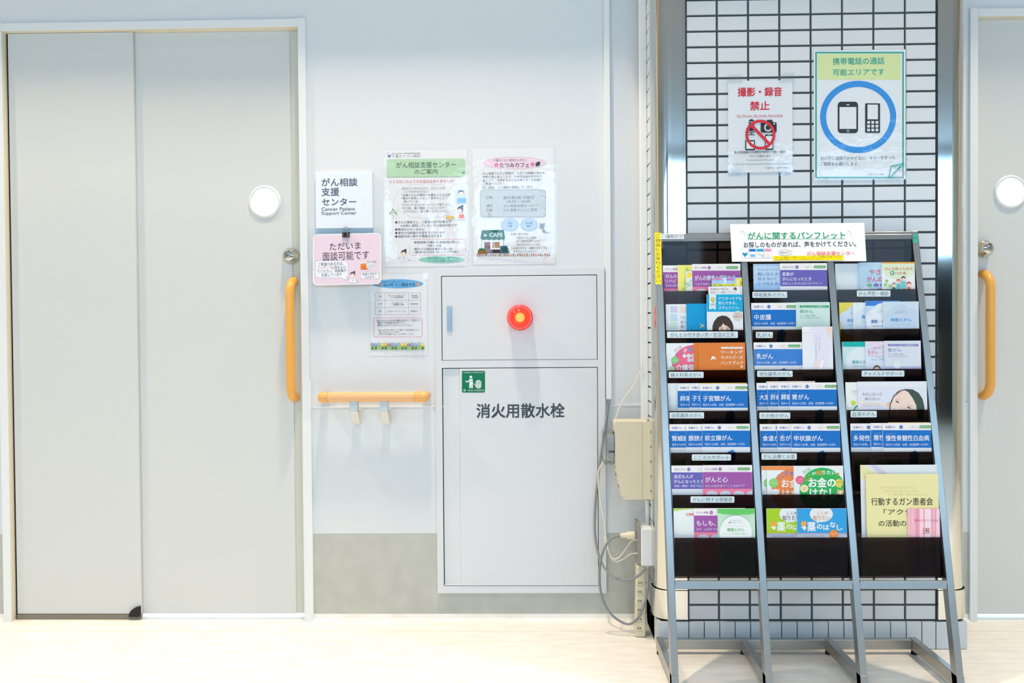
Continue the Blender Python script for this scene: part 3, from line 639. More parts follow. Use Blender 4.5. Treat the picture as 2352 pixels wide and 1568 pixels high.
for a in (('お問い合わせ先:', 1537, 1056, 1730, 1081), ('千葉ろうさい病院', 1595, 1096, 1822, 1123), ('がん相談支援センター', 1597, 1131, 1880, 1159), ('☎:0436-74-1111(代)', 1600, 1172, 1870, 1199), ('*入院中の方は、病棟のスタッフに', 1540, 1212, 1945, 1239), ('お声をかけてください。', 1563, 1247, 1842, 1273)): L4(p, *a)
p.ering(1260, 599, 13.5, 9, 0.6, (238, 180, 180)); p.build('poster_print', s2)
# poster 3
s3, p = poster('poster', 'laminated lecture schedule with a blue oval heading and a printed flower fence', (847, 626, 984.5, 820.5), 0.0)
def L5(p, t_, a, b_, c_, d, col=K, bold=0): p.text(t_, 700 + a/3.919, 600 + b_/3.919, 700 + c_/3.919, 600 + d/3.919, col, bold)
p.ell(913.4, 651.5, 59, 10.6, (110, 182, 234)); L5(p, '千葉ろうさい病院 がんサロン', 695, 177, 902, 192, (50, 80, 130)); L5(p, '2019年 ミニ講座予定', 707, 196, 995, 226, (40, 56, 90), 0.006)
for fx in (671, 1018):
    for k in range(5): p.ell(700 + fx/3.919 + 2.6*math.sin(k*1.2566), 652.5 - 2.6*math.cos(k*1.2566), 1.7, 1.7, (238, 150, 100), 10)
    p.ell(700 + fx/3.919, 652.5, 1.4, 1.4, (250, 220, 120), 10)
LG = (150, 156, 164)
for y in (672.4, 689.4, 706, 722.6): p.line(862, y, 966, y, 0.5, LG)
for x in (862, 884.5, 938.6, 966): p.line(x, 672.4, x, 722.6, 0.5, LG)
for a in (('6月', 666, 310, 692, 324), ('11月', 662, 375, 697, 390), ('3月', 666, 441, 692, 456), ('知っていると役に立つ!', 752, 301, 904, 316), ('がんの放射線治療', 775, 318, 885, 331), ('がん治療による', 782, 368, 880, 382), ('味覚異常と食事', 795, 384, 892, 397), ('がんのリハビリテーション', 747, 441, 915, 456), ('放射線科', 960, 303, 1018, 316), ('担当医師', 968, 319, 1024, 331), ('管理栄養士', 953, 376, 1025, 390), ('理学療法士', 953, 441, 1025, 456)): L5(p, *a)
p.oring(858, 729.3, 969.8, 774, 5, 0.8, (232, 120, 170))
for a in (('気になるがんのお話を講師の先生にして頂きます。', 648, 523, 1045, 541), ('講座の予定時間は約30分です。', 655, 544, 900, 561), ('質問もOKです! ぜひいらして下さい。', 655, 567, 972, 584), ('お問い合わせ先 千葉ろうさい病院 がん相談支援センター', 655, 611, 1035, 625), ('☎ 0436-74-1111(代)', 668, 630, 850, 644), ('*入院中の方は病棟のスタッフにお声がけください。', 655, 648, 985, 662)): L5(p, *a)
p.rect(851.6, 793, 974.8, 803.2, (190, 206, 150)); p.rect(851.6, 794.5, 974.8, 795.2, (160, 176, 120)); p.rect(851.6, 800, 974.8, 800.8, (160, 176, 120))
FC = [(150, 140, 200), (130, 160, 220), (120, 180, 220), (240, 210, 70), (236, 196, 60), (120, 120, 180)]
for k in range(16):
    fx = 855 + k*7.7; fy = 790.5 + (k % 2)*1.2
    for q in range(5): p.ell(fx + 2.4*math.sin(q*1.2566), fy - 2.4*math.cos(q*1.2566), 1.6, 1.6, FC[(k*7) % 6], 8)
    p.ell(fx, fy, 1.2, 1.2, (250, 240, 170), 8)
    if k % 3 != 2: p.rect(fx - 1.5, 796.5, fx + 3.2, 802, (60, 140, 80))
p.ering(964, 810, 12, 7.5, 0.5, (242, 200, 200)); p.build('poster_print', s3)

# ------------------------------------------------------------------ posters on the column
RED = (208, 38, 58)
TAPE = clear('sticky_tape', (0.97, 0.98, 0.985), 0.12, 1.4, 0.2, 60, 0.06)
s4, p = poster('poster', 'small white poster with red lettering and a red prohibition ring on the tiled column', (1669.5, 182, 1823, 399), CY - 0.001, (226, 232, 238), 0.004)
p.text('撮影・録音', 1695, 200.5, 1795.6, 221, RED, 0.03); p.text('禁止', 1723, 232.7, 1767, 253, RED, 0.03); p.text('No Photos. No Audio Recording.', 1692.8, 262.5, 1798, 269.8, (205, 60, 80)); p.line(1692.8, 269.6, 1798, 268.6, 0.6, (205, 60, 80))
BKK = (34, 38, 44)
p.rrect(1719, 273.5, 1732.5, 302, 6.7, BKK)
for y in (279, 284, 289): p.rect(1719, y, 1732.5, y + 1.6, (226, 232, 238))
for j in range(10):
    t0, t1 = math.pi*j/10, math.pi*(j + 1)/10; p.line(1725.7 - 11*math.cos(t0), 294 + 11*math.sin(t0), 1725.7 - 11*math.cos(t1), 294 + 11*math.sin(t1), 2, BKK)
p.rect(1724.6, 304, 1726.8, 310, BKK); p.rect(1718, 308.6, 1733, 310.4, BKK)
p.rrect(1747, 281, 1783.5, 304.5, 3, BKK); p.poly([(1759, 282), (1761.5, 275.5), (1773, 275), (1776, 282)], BKK); p.ering(1764, 293, 9, 9, 3, (226, 232, 238)); p.ell(1778, 284.5, 1.8, 1.8, (226, 232, 238))
p.rrect(1711.5, 322, 1734, 345, 2, BKK); p.rrect(1757, 309, 1776, 344.5, 2, BKK); p.rect(1759, 312.5, 1774, 341, (226, 232, 238)); p.rect(1714, 325, 1731.5, 342, (226, 232, 238)); p.rect(1763, 310, 1770, 311, (226, 232, 238))
p.ering(1746.2, 309.4, 34.5, 34.5, 6.6, (214, 40, 54)); p.line(1723.5, 286, 1769, 333, 7, (214, 40, 54))
p.text('個人情報保護のため病院内で許可なく撮影・録音を', 1686, 346.2, 1805, 353, BKK); p.text('行うことを禁止します', 1721.5, 355.5, 1769, 361.4, BKK); p.text('To protect personal information,', 1713.5, 365.4, 1779, 370.4, (96, 150, 156)); p.text("We don't allow taking pictures and recording without permission.", 1681.3, 374.5, 1810, 379.6, (96, 150, 156)); p.text('千葉ろうさい病院 病院長', 1757.8, 383.5, 1811, 387.8, (110, 130, 140))
p.build('poster_print', s4)
par = s4.parent
def tape(par, x0, y0, x1, y1, Y):
    b = MB(); b.box(X(x0, y0, Y), X(x1, y0, Y), Y - 0.0034, Y - 0.0031, Z(x0, y1, Y), Z(x0, y0, Y), TAPE); b.build('sticky_tape', par)
for q in ((1668.7, 172, 1704.3, 192.5), (1787.6, 168.5, 1824.3, 191.5), (1670, 389, 1705, 407.5), (1789, 396, 1822, 405)): tape(par, *q, CY - 0.001)
s5, p = poster('poster', 'large poster of two telephones in a blue ring on the tiled column', (1866, 112, 2083, 415), CY - 0.001, (228, 234, 240), 0.004)
TE = (40, 168, 148)
p.oring(1872.5, 119, 2076, 409.5, 0.5, 3.6, TE); p.rrect(1877.5, 123.6, 2068.5, 183, 5, (214, 230, 168))
p.text('携帯電話の通話', 1912.7, 132.3, 2031, 148.2, TE, 0.018); p.text('可能エリアです', 1912.7, 158, 2031, 173, TE, 0.018)
BLU = (48, 146, 224); p.ering(1971, 268.5, 87.5, 83, 14, BLU, 64)
WQ = (228, 234, 240); PK = (36, 44, 50)
p.rrect(1924, 233.5, 1970.8, 305.8, 8, PK); p.rect(1928.2, 245.8, 1966.8, 296, WQ); p.rect(1944, 239.6, 1951, 241.6, WQ); p.oring(1945, 298.5, 1950, 303, 0.5, 0.8, WQ)
p.rrect(1987, 237.3, 2021.2, 305.2, 2, PK); p.rect(1992.4, 240.2, 2016.4, 274, WQ)
for i in range(3):
    for j in range(3): p.rect(1991.8 + i*9.5, 278 + j*8.8, 1998 + i*9.5, 284 + j*8.8, WQ)
p.text('他の方に迷惑のかからない、マナーを守った', 1883.8, 358.6, 2055.5, 367.5, (80, 92, 100)); p.text('ご使用をお願いします。', 1883.8, 372, 1973, 380.4, (80, 92, 100)); p.text('千葉ろうさい病院', 1992, 398.4, 2030, 402.6, (120, 130, 140))
p.poly([(2046, 382), (2077, 374.5), (2042, 409.5)], (228, 234, 240)); 
for a in ((2047, 382, 2076, 375), (2076, 375, 2042.5, 409), (2047, 382, 2041, 409)): p.line(*a, 2.6, TE)
p.line(2052, 384.5, 2069, 379.6, 1.4, TE); p.line(2069, 379.6, 2048.5, 400.5, 1.4, TE); p.ering(2063.5, 399, 15, 9, 0.8, (240, 180, 190)); p.ering(2063.5, 399, 12, 6.6, 0.6, (240, 180, 190))
p.build('poster_print', s5)

# ------------------------------------------------------------------ brochure rack
PB, PT = Vector((0, -0.6065, 0.0)), Vector((0, -0.3055, 1.345))    # front face line of the posts
PD = (PT - PB).normalized(); PN = UX.cross(PD)                        # along the post, outward normal
PX = (0.398, 0.661, 0.926, 1.193)
def on_post(px, py, off=0.0):                                         # ray meets the plane of the post fronts
    o = PB + PN*off; d = ray(px, py); return CAM + d*((o - CAM).dot(PN)/d.dot(PN))
rack = thing('brochure_rack', (0.794, -0.46, 0), 'silver metal brochure rack with smoked pockets leaning before the tiled column', 'rack')
hw, hd = 0.010, 0.016
posts = []
for x in PX:
    b = MB(); c = Vector((x, 0, 0)); top = PB + PD*((on_post(1800, 533).z)/PD.z)
    b.bar(PB + c - PN*hd, top + c - PN*hd, (hw, 0, 0), PN*hd, ALU); posts.append(b.build('post', rack, bevel=0.0015))
    yb = -0.292
    b = MB(); b.hexa([(x - hw, -0.6065, 0.014), (x + hw, -0.6065, 0.014), (x + hw, yb, 0.014), (x - hw, yb, 0.014), (x - hw, -0.598, 0.049), (x + hw, -0.598, 0.049), (x + hw, yb, 0.049), (x - hw, yb, 0.049)], ALU); fb = b.build('foot_bar', rack, bevel=0.0012)
    for yy in (yb - 0.014, -0.585):
        b = MB(); b.lathe((x, yy, 0.0), (0, 0, 1), [(0, 0.0), (0, 0.010), (0.014, 0.009), (0.0145, 0)], RUBBER, 16); b.build('rubber_foot', fb)
b = MB(); b.box(PX[0] + hw, PX[3] - hw, -0.312, -0.294, 0.016, 0.047, ALU); b.build('base_rail', rack, bevel=0.0012)
def cross(y0, y1, name, c0, c1):
    a, c = on_post(1830, y1), on_post(1830, y0); h = (c - a)/2; m_ = (a + c)/2 - PN*0.012
    b = MB(); b.bar((c0 + hw, m_.y, m_.z), (c1 - hw, m_.y, m_.z), h*0.97, PN*0.010, ALU)
    b.bar((c0 + hw, m_.y, m_.z), (c1 - hw, m_.y, m_.z), h*0.30, PN*0.0115, ALU) if name == 'top_rail' else b.bar(Vector((c0 + hw, m_.y, m_.z)) + h*0.7, Vector((c1 - hw, m_.y, m_.z)) + h*0.7, h*0.25, PN*0.0125, ALU)
    return b.build(name, rack, bevel=0.0008)
topr = cross(533, 552, 'top_rail', PX[0], PX[3])
for i in range(3): cross(1333, 1353, 'bottom_rail', PX[i], PX[i + 1])
AL = math.radians(3.0); SV = Vector((0, math.sin(AL), math.cos(AL))); SN = UX.cross(SV)
ROWY = (551, 665.7, 756.4, 848.3, 942, 1038.2, 1135.4, 1234.3)
TP = [on_post(1830, y, -0.001) for y in ROWY]
zr = on_post(1830, 1332).z; PANELS = {}
for c in range(3):
    x0, x1 = PX[c] + hw + 0.0035, PX[c + 1] - hw - 0.0035
    for k in range(8):
        T = TP[k]; L = (T.z - zr)/SV.z if k == 7 else (T.z - max(TP[k + 1].z - 0.118, zr))/SV.z
        b = MB(); mid = T - SV*(L/2) - SN*0.001; b.bar((x0, mid.y, mid.z) if False else Vector((x0, 0, 0)) + Vector((0, mid.y, mid.z)), Vector((x1, mid.y, mid.z)), SV*(L/2), SN*0.001, SMOKE)
        PANELS[c, k] = b.build('pocket_panel', rack)
    for x in (PX[c] + hw + 0.0012, PX[c + 1] - hw - 0.0012):
        b = MB(); a, e = PB + PD*((zr + 0.004)/PD.z), PB + PD*(on_post(1830, 554).z/PD.z)
        b.bar(Vector((x, 0, 0)) + a - PN*0.0325, Vector((x, 0, 0)) + e - PN*0.0325, (0.001, 0, 0), PN*0.0275, SMOKED); b.build('side_panel', rack)
# shelf labels stuck on the pockets
def shelf_label(c, k, body, x0, y0, x1, y1, col=(66, 92, 104)):
    P_ = Print(TP[k], UX, SV, 0.0); b = MB(); q = [P_.pt(*t) for t in rr(x0, y0, x1, y1, 2, 3)]
    ar = sum(q[i][0]*q[(i+1) % len(q)][1] - q[(i+1) % len(q)][0]*q[i][1] for i in range(len(q))); q = q if ar > 0 else q[::-1]
    b.prism([P_.w(a, d, 0.0) for a, d in q], P_.n*0.0005, ink((216, 230, 234)))
    P_.c = 0.0005; m_ = (x1 - x0)*0.05; P_.text(body, x0 + m_, y0 + (y1 - y0)*0.16, x1 - m_, y1 - (y1 - y0)*0.14, col)
    off = len(b.v); 
    for f, mi, sm in zip(P_.b.f, P_.b.m, P_.b.sm): b.f.append([i + off for i in f]); b.m.append(b.mi(P_.b.mats[mi])); b.sm.append(sm)
    b.v += P_.b.v; b.build('shelf_label', PANELS[c, k])
for a in ((0, 2, 'がんとの付き合い方・生活の工夫', 1532, 761, 1694.7, 776), (0, 3, '婦人科系のがん', 1536, 853.6, 1616, 867.6), (0, 4, '泌尿器系のがん', 1537.8, 946.6, 1617, 960.6), (0, 5, 'こころのサポート', 1589, 1043, 1679, 1057.3), (0, 6, 'がんに関する情報源', 1586, 1139.6, 1686.7, 1154),
          (1, 1, '呼吸器系のがん', 1728, 669.8, 1807.8, 683.8), (1, 2, '乳がん', 1736, 762, 1775, 776), (1, 3, '消化器系のがん', 1739, 851.2, 1820.4, 865.2), (1, 4, 'その他のがん', 1744, 947, 1815, 961.4), (1, 5, 'がん治療とお金', 1749, 1040.8, 1830, 1055.2),
          (2, 1, 'がん予防・検診', 1968, 666.8, 2045, 681), (2, 3, 'チャイルドサポート', 1979, 850.6, 2077, 864.6), (2, 4, '血液のがん', 1953.8, 943.4, 2013.6, 958)): shelf_label(*a)
# label on the top rail, tape on the posts
P_ = Print(on_post(1560, 543, 0.0005), UX, PD, 0.0006); P_.rect(1517, 536.5, 1571, 549.5, (206, 216, 222)); P_.text('緩和ケア', 1530, 538.6, 1568, 546.8, (70, 84, 96)); P_.build('shelf_label', topr)
P_ = Print(Vector((PX[0], 0, 0)) + PB, UX, PD, 0.0005); P_.poly([(1503.4, 534.5), (1518.8, 534.5), (1519.4, 653), (1505.6, 653)], (250, 226, 30))
for i, ch in enumerate('ご自由にお取りください'): P_.text(ch, 1506.4 + i*0.12, 537.5 + i*10.35, 1515.8 + i*0.12, 546 + i*10.35, (60, 58, 50))
o = P_.build('yellow_label', posts[0]); o['label'] = 'yellow strip with vertical writing'
P_ = Print(Vector((PX[3], 0, 0)) + PB, UX, PD, 0.0005); P_.poly([(2097.6, 537), (2106, 537), (2106.8, 558), (2098.6, 558)], (40, 186, 160))
P_.text('H-006', 2099.8, 544.5, 2105.6, 548.5, (30, 80, 80), 0, -1.5708); o = P_.build('teal_tag', posts[3]); o['label'] = 'small teal tag'
# sign board standing on the rack
hb = thing('rack_sign', on_post(1830, 600, 0.006), 'white sign board with green heading fixed on top of the rack', 'sign')
P_ = Print(PB + PN*0.008, UX, PD, 0.0); q = [P_.pt(*t) for t in ((1681.5, 600.5), (1990, 599.3), (1985, 511.5), (1677, 514.5))]
b = MB(); b.prism([P_.w(a, d, -0.003) for a, d in q], P_.n*0.003, mat('sign_card', (244, 246, 247), 0.45, noise=0.006)); sb = b.build('board', hb)
GN = (20, 158, 106); P_.c = 0.0003
P_.text('がんに関するパンフレット', 1717.5, 532.5, 1941, 549, GN, 0.02); P_.line(1717.5, 549.2, 1941.5, 548.2, 0.8, GN)
P_.text('お探しのものがあれば、声をかけてください。', 1708, 554.5, 1966, 567.5, (40, 48, 58), 0.012)
for i, c in enumerate(((222, 228, 236), (20, 110, 200), (0, 160, 190), (232, 140, 190))):
    x = 1702.5 + i*17.6; P_.rect(x, 569.6, x + 16, 592.4, (200, 206, 216)); P_.rect(x + 0.6, 570.2, x + 15.4, 591.8, (244, 246, 248)); P_.rect(x + 0.6, 571.6, x + 15.4, 577.8, c if i else (238, 242, 248))
P_.poly([(1711, 590), (1705, 583.5), (1705.6, 580.5), (1708.6, 580), (1711, 582.5), (1713.4, 580), (1716.4, 580.5), (1717, 583.5)], (0, 150, 180)); P_.rect(1723, 584, 1734, 589.5, (110, 180, 230))
P_.ell(1744, 584, 3, 2.6, (190, 220, 200)); P_.ell(1750, 587, 2.6, 3, (180, 210, 190)); P_.ell(1764, 586, 4.4, 4, (250, 220, 200))
P_.ering(1803, 580, 16, 7.6, 0.6, (90, 96, 104)); P_.text('合わせて', 1791.5, 576.6, 1814, 583.4, (70, 76, 84)); P_.line(1799, 587.4, 1799.6, 589, 0.7, (90, 96, 104))
P_.text('がん相談支援センター', 1853, 577, 1963, 587, (238, 110, 96), 0.006)
P_.poly([(1775, 588), (1936, 586.5), (1936.8, 597.5), (1775.4, 598.6)], (252, 226, 0)); P_.text('※お一人3種までお願いします。より多くの情報をお探しの方は', 1778.5, 588.9, 1933, 592.6, (120, 110, 30)); P_.text('がん相談支援センターにお声をかけてください。', 1778.5, 593.8, 1892, 597.4, (120, 110, 30))
for sx, x in ((1, 1705), (1, 1949)):
    for j, (dx, dy) in enumerate(((0, 0), (-4, 5), (-2, 2), (4, 4), (5, 7), (3, 1))): P_.ell(x + dx, 531 + dy, 0.9, 0.9, ((40, 170, 120), (170, 210, 80))[j % 2], 8)
P_.build('sign_print', sb)

# ------------------------------------------------------------------ brochures in the pockets
GROUPS = {0: 'brochures in the bay beside the yellow strip', 1: 'brochures in the middle bay of the rack', 2: 'brochures in the bay with the yellow folder'}
def booklet(col, row, layer, x0, y0, w, label, paper=(238, 241, 244), name='booklet', thick=0.0022, cat='booklet', bottom=None, fit=None):
    T = TP[row] - SN*(0.0052 + layer*0.0037)
    P_ = Print(T, UX, SV, 0.0003)
    # keep the whole cover inside its bay
    a0, vt = P_.pt(x0, y0); a1 = P_.pt(x0 + w, y0)[0]
    lim = PX[col + 1] - hw - 0.004 - T.x
    if a1 > lim: a1 = lim
    zb = (TP[row + 1].z if row < 7 else zr) if bottom is None else bottom
    vb = -((T.z - zb)/SV.z) + 0.004
    t = thing(name, P_.w((a0 + a1)/2, vb), label, cat, GROUPS[col])
    b = MB(); b.prism([P_.w(a0, vb, -thick), P_.w(a1, vb, -thick), P_.w(a1, vt, -thick), P_.w(a0, vt, -thick)], P_.n*thick, ink(paper)); body = b.build('pages', t)
    P_.poly([(a0 + 0.0001, vb), (a1 - 0.0001, vb), (a1 - 0.0001, vt - 0.0001), (a0 + 0.0001, vt - 0.0001)], paper, px=False)
    P_.clip = (a0 + 0.0002, vb, a1 - 0.0002, vt - 0.0002); P_.body = body; P_.x0, P_.y0, P_.s = x0, y0, w/115.0
    return P_
def rel(P_): return lambda x, y: (P_.x0 + x*P_.s, P_.y0 + y*P_.s)
def fin(P_): P_.build('cover_print', P_.body)
SER = {'blue': ((14, 112, 196), '各種がん', (30, 96, 176)), 'light': ((58, 128, 206), '各種がん', (30, 96, 176)), 'purple': ((160, 88, 166), 'がんと療養', (150, 90, 160)), 'indigo': ((104, 98, 182), '社会とがん', (100, 100, 170))}
def series(col, row, layer, x0, y0, w, kind, title, sub, label, num='', title2=None):
    band, head, hc = SER[kind]; P_ = booklet(col, row, layer, x0, y0, w, label, (234, 236, 240)); r_ = rel(P_)
    def R(a, b_, c, d, cl): P_.rect(*r_(a, b_), *r_(c, d), cl)
    def Tx(s, a, b_, c, d, cl, bold=0): P_.text(s, *r_(a, b_), *r_(c, d), cl, bold)
    R(0, 0, 115, 15.6, (240, 236, 236)); R(0, 15.6, 115, 54.4, band)
    if kind == 'purple':
        R(0, 54.4, 115, 150, (236, 130, 160))
        for i in range(4): P_.ell(*r_(22 + i*31, 66), 13*P_.s, 7*P_.s, (206, 210, 226))
    else: R(0, 54.4, 115, 72, (222, 228, 234))
    if kind in ('blue', 'light'): P_.poly([r_(60, 66), r_(72, 60), r_(80, 68), r_(74, 110), r_(58, 112)], (60, 130, 190)); P_.poly([r_(10, 86), r_(40, 80), r_(40, 120), r_(10, 120)], (150, 190, 120))
    Tx(head, 6, 6, 29 if len(head) == 4 else 34, 11.2, hc); P_.ell(*r_(40.7, 8.6), 3.9*P_.s, 3.9*P_.s, hc); Tx(num or '123', 38.2, 7.2, 43.2, 10, (236, 238, 244))
    Tx('がん情報サービス', 60, 6, 77, 8, (176, 196, 180)); Tx('がん情報サービス', 60, 8.6, 77, 10.6, (176, 196, 180)); P_.rrect(*r_(81, 5.2), *r_(109.4, 11.3), 2.9*P_.s, (84, 164, 90)); Tx('ganjoho.jp', 84, 6.3, 106.5, 10.8, (230, 242, 226))
    if title2:
        Tx(title, 6, 21, 6 + 9.0*len(title), 30, (236, 238, 246), 0.012); Tx(title2, 6, 32.5, 6 + 8.6*len(title2), 41, (236, 238, 246), 0.012)
    else:
        k = min(13.0, 96/len(title)); Tx(title, 6.5, 26.5, 6.5 + k*len(title), 26.5 + 12.6, (236, 240, 248), 0.014)
        if kind in ('blue', 'light'): Tx('ふりがな', 8, 22, 8 + 2.6*len(title), 24, (170, 200, 235))
    Tx(sub, 6.5, 44.4, 6.5 + min(95, 6.2*len(sub)), 50.4, (220, 228, 244)); fin(P_)
UK = '受診から診断、治療、経過観察への流れ'
# --- first bay
series(0, 1, 2, 1522.4, 609.5, 112, 'purple', 'がんの', '生活の質を保つ', 'purple booklet in the top pocket, cut off by the yellow green leaflet', '', 'リハビリ')
P_ = booklet(0, 1, 1, 1556.5, 608.6, 80, 'yellow green flowered leaflet between two purple booklets', (236, 234, 130), 'leaflet', cat='leaflet')
rn = random.Random(3)
for i in range(46):
    x, y = 1557 + rn.random()*70, 610 + rn.random()*120; P_.ell(x, y, 1.2 + 2.4*rn.random(), 1.2 + 2.4*rn.random(), ((196, 220, 110), (150, 200, 110), (246, 230, 80), (226, 226, 90))[i % 4], 9)
P_.rrect(1574.8, 623, 1640, 760, 2, (226, 234, 226)); P_.ell(1583, 632, 6, 6, (246, 222, 60))
for a in ((1574, 655, 1590, 642), (1576, 660, 1588, 651), (1572, 648, 1584, 656)): P_.line(*a, 2.2, (150, 206, 170))
fin(P_)
series(0, 1, 0, 1589.5, 606.3, 111, 'purple', 'がんの療養と緩和ケア', 'つらさを和らげてあなたらしく', 'purple booklet standing behind the blue and yellow wig leaflets')
P_ = booklet(0, 2, 4, 1529, 698.6, 100, 'pale booklet with four pastel squares beside a bright blue one', (234, 240, 242))
P_.rect(1530.6, 699, 1531.2, 800, (204, 212, 216)); P_.rect(1533.6, 699, 1534.1, 800, (208, 216, 220))
for x, y, c in ((1539.5, 702.5, (208, 206, 234)), (1560, 702.5, (238, 220, 210)), (1539.5, 721, (198, 220, 240)), (1539.5, 739.5, (204, 232, 214))): P_.rect(x, y, x + 16.5, y + 15, c)
for i, t_ in enumerate(('「がん', 'あなた', '過ごし', 'なった')): P_.text(t_, 1563, 725.5 + i*10, 1583, 733 + i*10, (100, 116, 130))
fin(P_)
P_ = booklet(0, 2, 3, 1576.4, 697.3, 100, 'plain bright blue booklet with a small gold emblem', (0, 156, 214)); GO = (226, 206, 130)
for a in ((1608, 753, 1612, 747), (1611, 748, 1617, 745), (1612, 749, 1618, 750), (1613, 746.5, 1610, 744.5)): P_.line(*a, 2, GO)
P_.ell(1606.5, 743.5, 1, 1, (200, 220, 200), 8); fin(P_)
P_ = booklet(0, 2, 2, 1634.6, 637.2, 74, 'blue and yellow price leaflet sticking out above a white one', (160, 200, 236), 'leaflet', 0.001, 'leaflet')
P_.rect(1634, 637, 1690, 652, (152, 196, 236)); P_.rect(1634, 652, 1692, 657, (236, 232, 60)); P_.rrect(1636, 638.5, 1658, 642.3, 1, (226, 80, 150)); P_.text('医療用カツラが登場', 1637, 639.2, 1657, 641.8, (250, 236, 244)); P_.text('ウィッグ', 1636.5, 644, 1659, 651, (240, 246, 250), 0.01); P_.text('3', 1659.5, 639, 1668, 651.4, (240, 246, 250), 0.03); P_.text('万円台〜', 1668.5, 645, 1686, 651, (240, 246, 250)); P_.text('頭皮ケア専用シャンプー新発売!', 1637, 653, 1691, 656.4, (60, 70, 40)); P_.rrect(1668, 639, 1686, 643.6, 1, (190, 120, 200))
P_.poly([(1687, 650), (1691, 639), (1708.6, 639), (1706, 660), (1690, 664)], (244, 226, 40)); P_.rect(1692, 642, 1697, 660, (220, 226, 210)); P_.text('新発売', 1700, 645, 1704.5, 655, (90, 80, 30)); fin(P_)
P_ = booklet(0, 2, 1, 1627, 658, 82.6, 'white leaflet about caps rising behind the blue wig leaflet', (234, 236, 238), 'leaflet', 0.001, 'leaflet')
P_.text('医療向け帽子&', 1632, 661, 1673.5, 666.5, (100, 90, 84)); P_.text('外見ケア・頭皮ケアグッズ', 1632, 668.4, 1690, 673.4, (100, 90, 84)); P_.poly([(1679, 666), (1683, 660.5), (1688, 659), (1692, 662), (1692, 667), (1686, 666)], (206, 210, 216)); P_.poly([(1684, 664), (1688, 659), (1692, 661), (1692, 667)], (120, 76, 56)); P_.line(1700, 658, 1701.5, 674, 2, (180, 206, 230)); fin(P_)
P_ = booklet(0, 2, 0, 1622.8, 676.2, 85.6, 'tall turquoise wig leaflet showing the top of a short haired head', (228, 232, 234), 'leaflet', 0.0012, 'leaflet')
CY_ = (0, 168, 214); P_.rect(1622, 676, 1712, 715.8, CY_); P_.poly([(1629, 676), (1644.6, 676.5), (1643.8, 711), (1636.5, 708), (1629, 710.6)], (226, 232, 234)); P_.ell(1637, 687.5, 5, 5.2, (196, 182, 110)); P_.ell(1637, 687.5, 3.4, 3.6, (210, 200, 140)); P_.poly([(1633.5, 690), (1640.5, 690), (1639, 694.5), (1635, 694.5)], (196, 182, 110)); P_.text('医療用', 1631.5, 697, 1642.5, 700.6, (70, 150, 170)); P_.text('ウィッグ', 1631.5, 702, 1642.5, 705.4, (70, 150, 170))
for t_, x1, y in (('アフターケアも', 1703, 681.8), ('安心できる、', 1692, 692), ('スヴェンソン。', 1698, 702.6)): P_.text(t_, 1650, y, x1, y + 7.4, (234, 244, 246), 0.01)
P_.ell(1694.6, 725, 11.4, 11.6, (208, 208, 200)); P_.text('今なら', 1688, 719, 1700, 722.8, (90, 90, 90)); P_.text('特典付き', 1684.5, 724.5, 1704, 729.5, (226, 80, 110))
HR = (62, 50, 46)
P_.poly([(1636, 765), (1636.5, 748), (1640, 738), (1648, 728), (1658, 724.6), (1668, 725.6), (1676, 731), (1682, 741), (1684.6, 750), (1683, 765)], HR); P_.poly([(1650, 775), (1650.5, 756), (1653, 748), (1660, 741.5), (1664, 746), (1672, 749.5), (1677, 755), (1678, 775)], (236, 208, 192)); P_.poly([(1650, 752), (1654, 743), (1661, 739), (1659, 746), (1655, 750)], HR)
for x in (1657.5, 1671): P_.ell(x, 755.5, 3, 1.1, (70, 54, 50), 10); P_.line(x - 3.4, 751.8, x + 3.4, 751.2, 0.9, (90, 70, 60))
fin(P_)
P_ = booklet(0, 3, 2, 1530, 788, 112, 'white booklet with a big pink circle next to the orange handbooks', (232, 238, 240)); PKC = (232, 110, 140)
P_.ell(1593, 841, 50, 49, PKC, 40); P_.text('改訂版', 1547, 797, 1567, 804, (226, 120, 150), 0, 0.6); P_.text('が', 1570, 800, 1578, 809, (240, 240, 244), 0.02); P_.text('知', 1581, 797, 1590, 806.5, (90, 160, 200), 0.03); P_.text('ここ', 1552, 806, 1567, 816, (130, 120, 200), 0.01, 0.5)
for i, ch in enumerate(('が', 'ん', '患')): P_.ell(1572.2 + i*9.7, 817, 4.3, 4.3, (240, 240, 244)); P_.text(ch, 1569.6 + i*9.7, 814.4, 1574.8 + i*9.7, 819.6, (50, 150, 190))
for i, ch in enumerate(('使', 'え')): P_.ell(1583 + i*9.6, 826.6, 4.3, 4.3, (240, 240, 244)); P_.text(ch, 1580.4 + i*9.6, 824, 1585.6 + i*9.6, 829.2, (50, 150, 190))
P_.ell(1549.8, 827, 8.4, 8.2, (130, 208, 130)); P_.text('もっと知りたい', 1543.5, 825, 1556, 829, (236, 246, 236)); P_.text('介護保険', 1553, 837, 1608, 851, (238, 238, 242), 0.03); P_.ell(1544, 846, 6, 5, (190, 214, 160)); fin(P_)
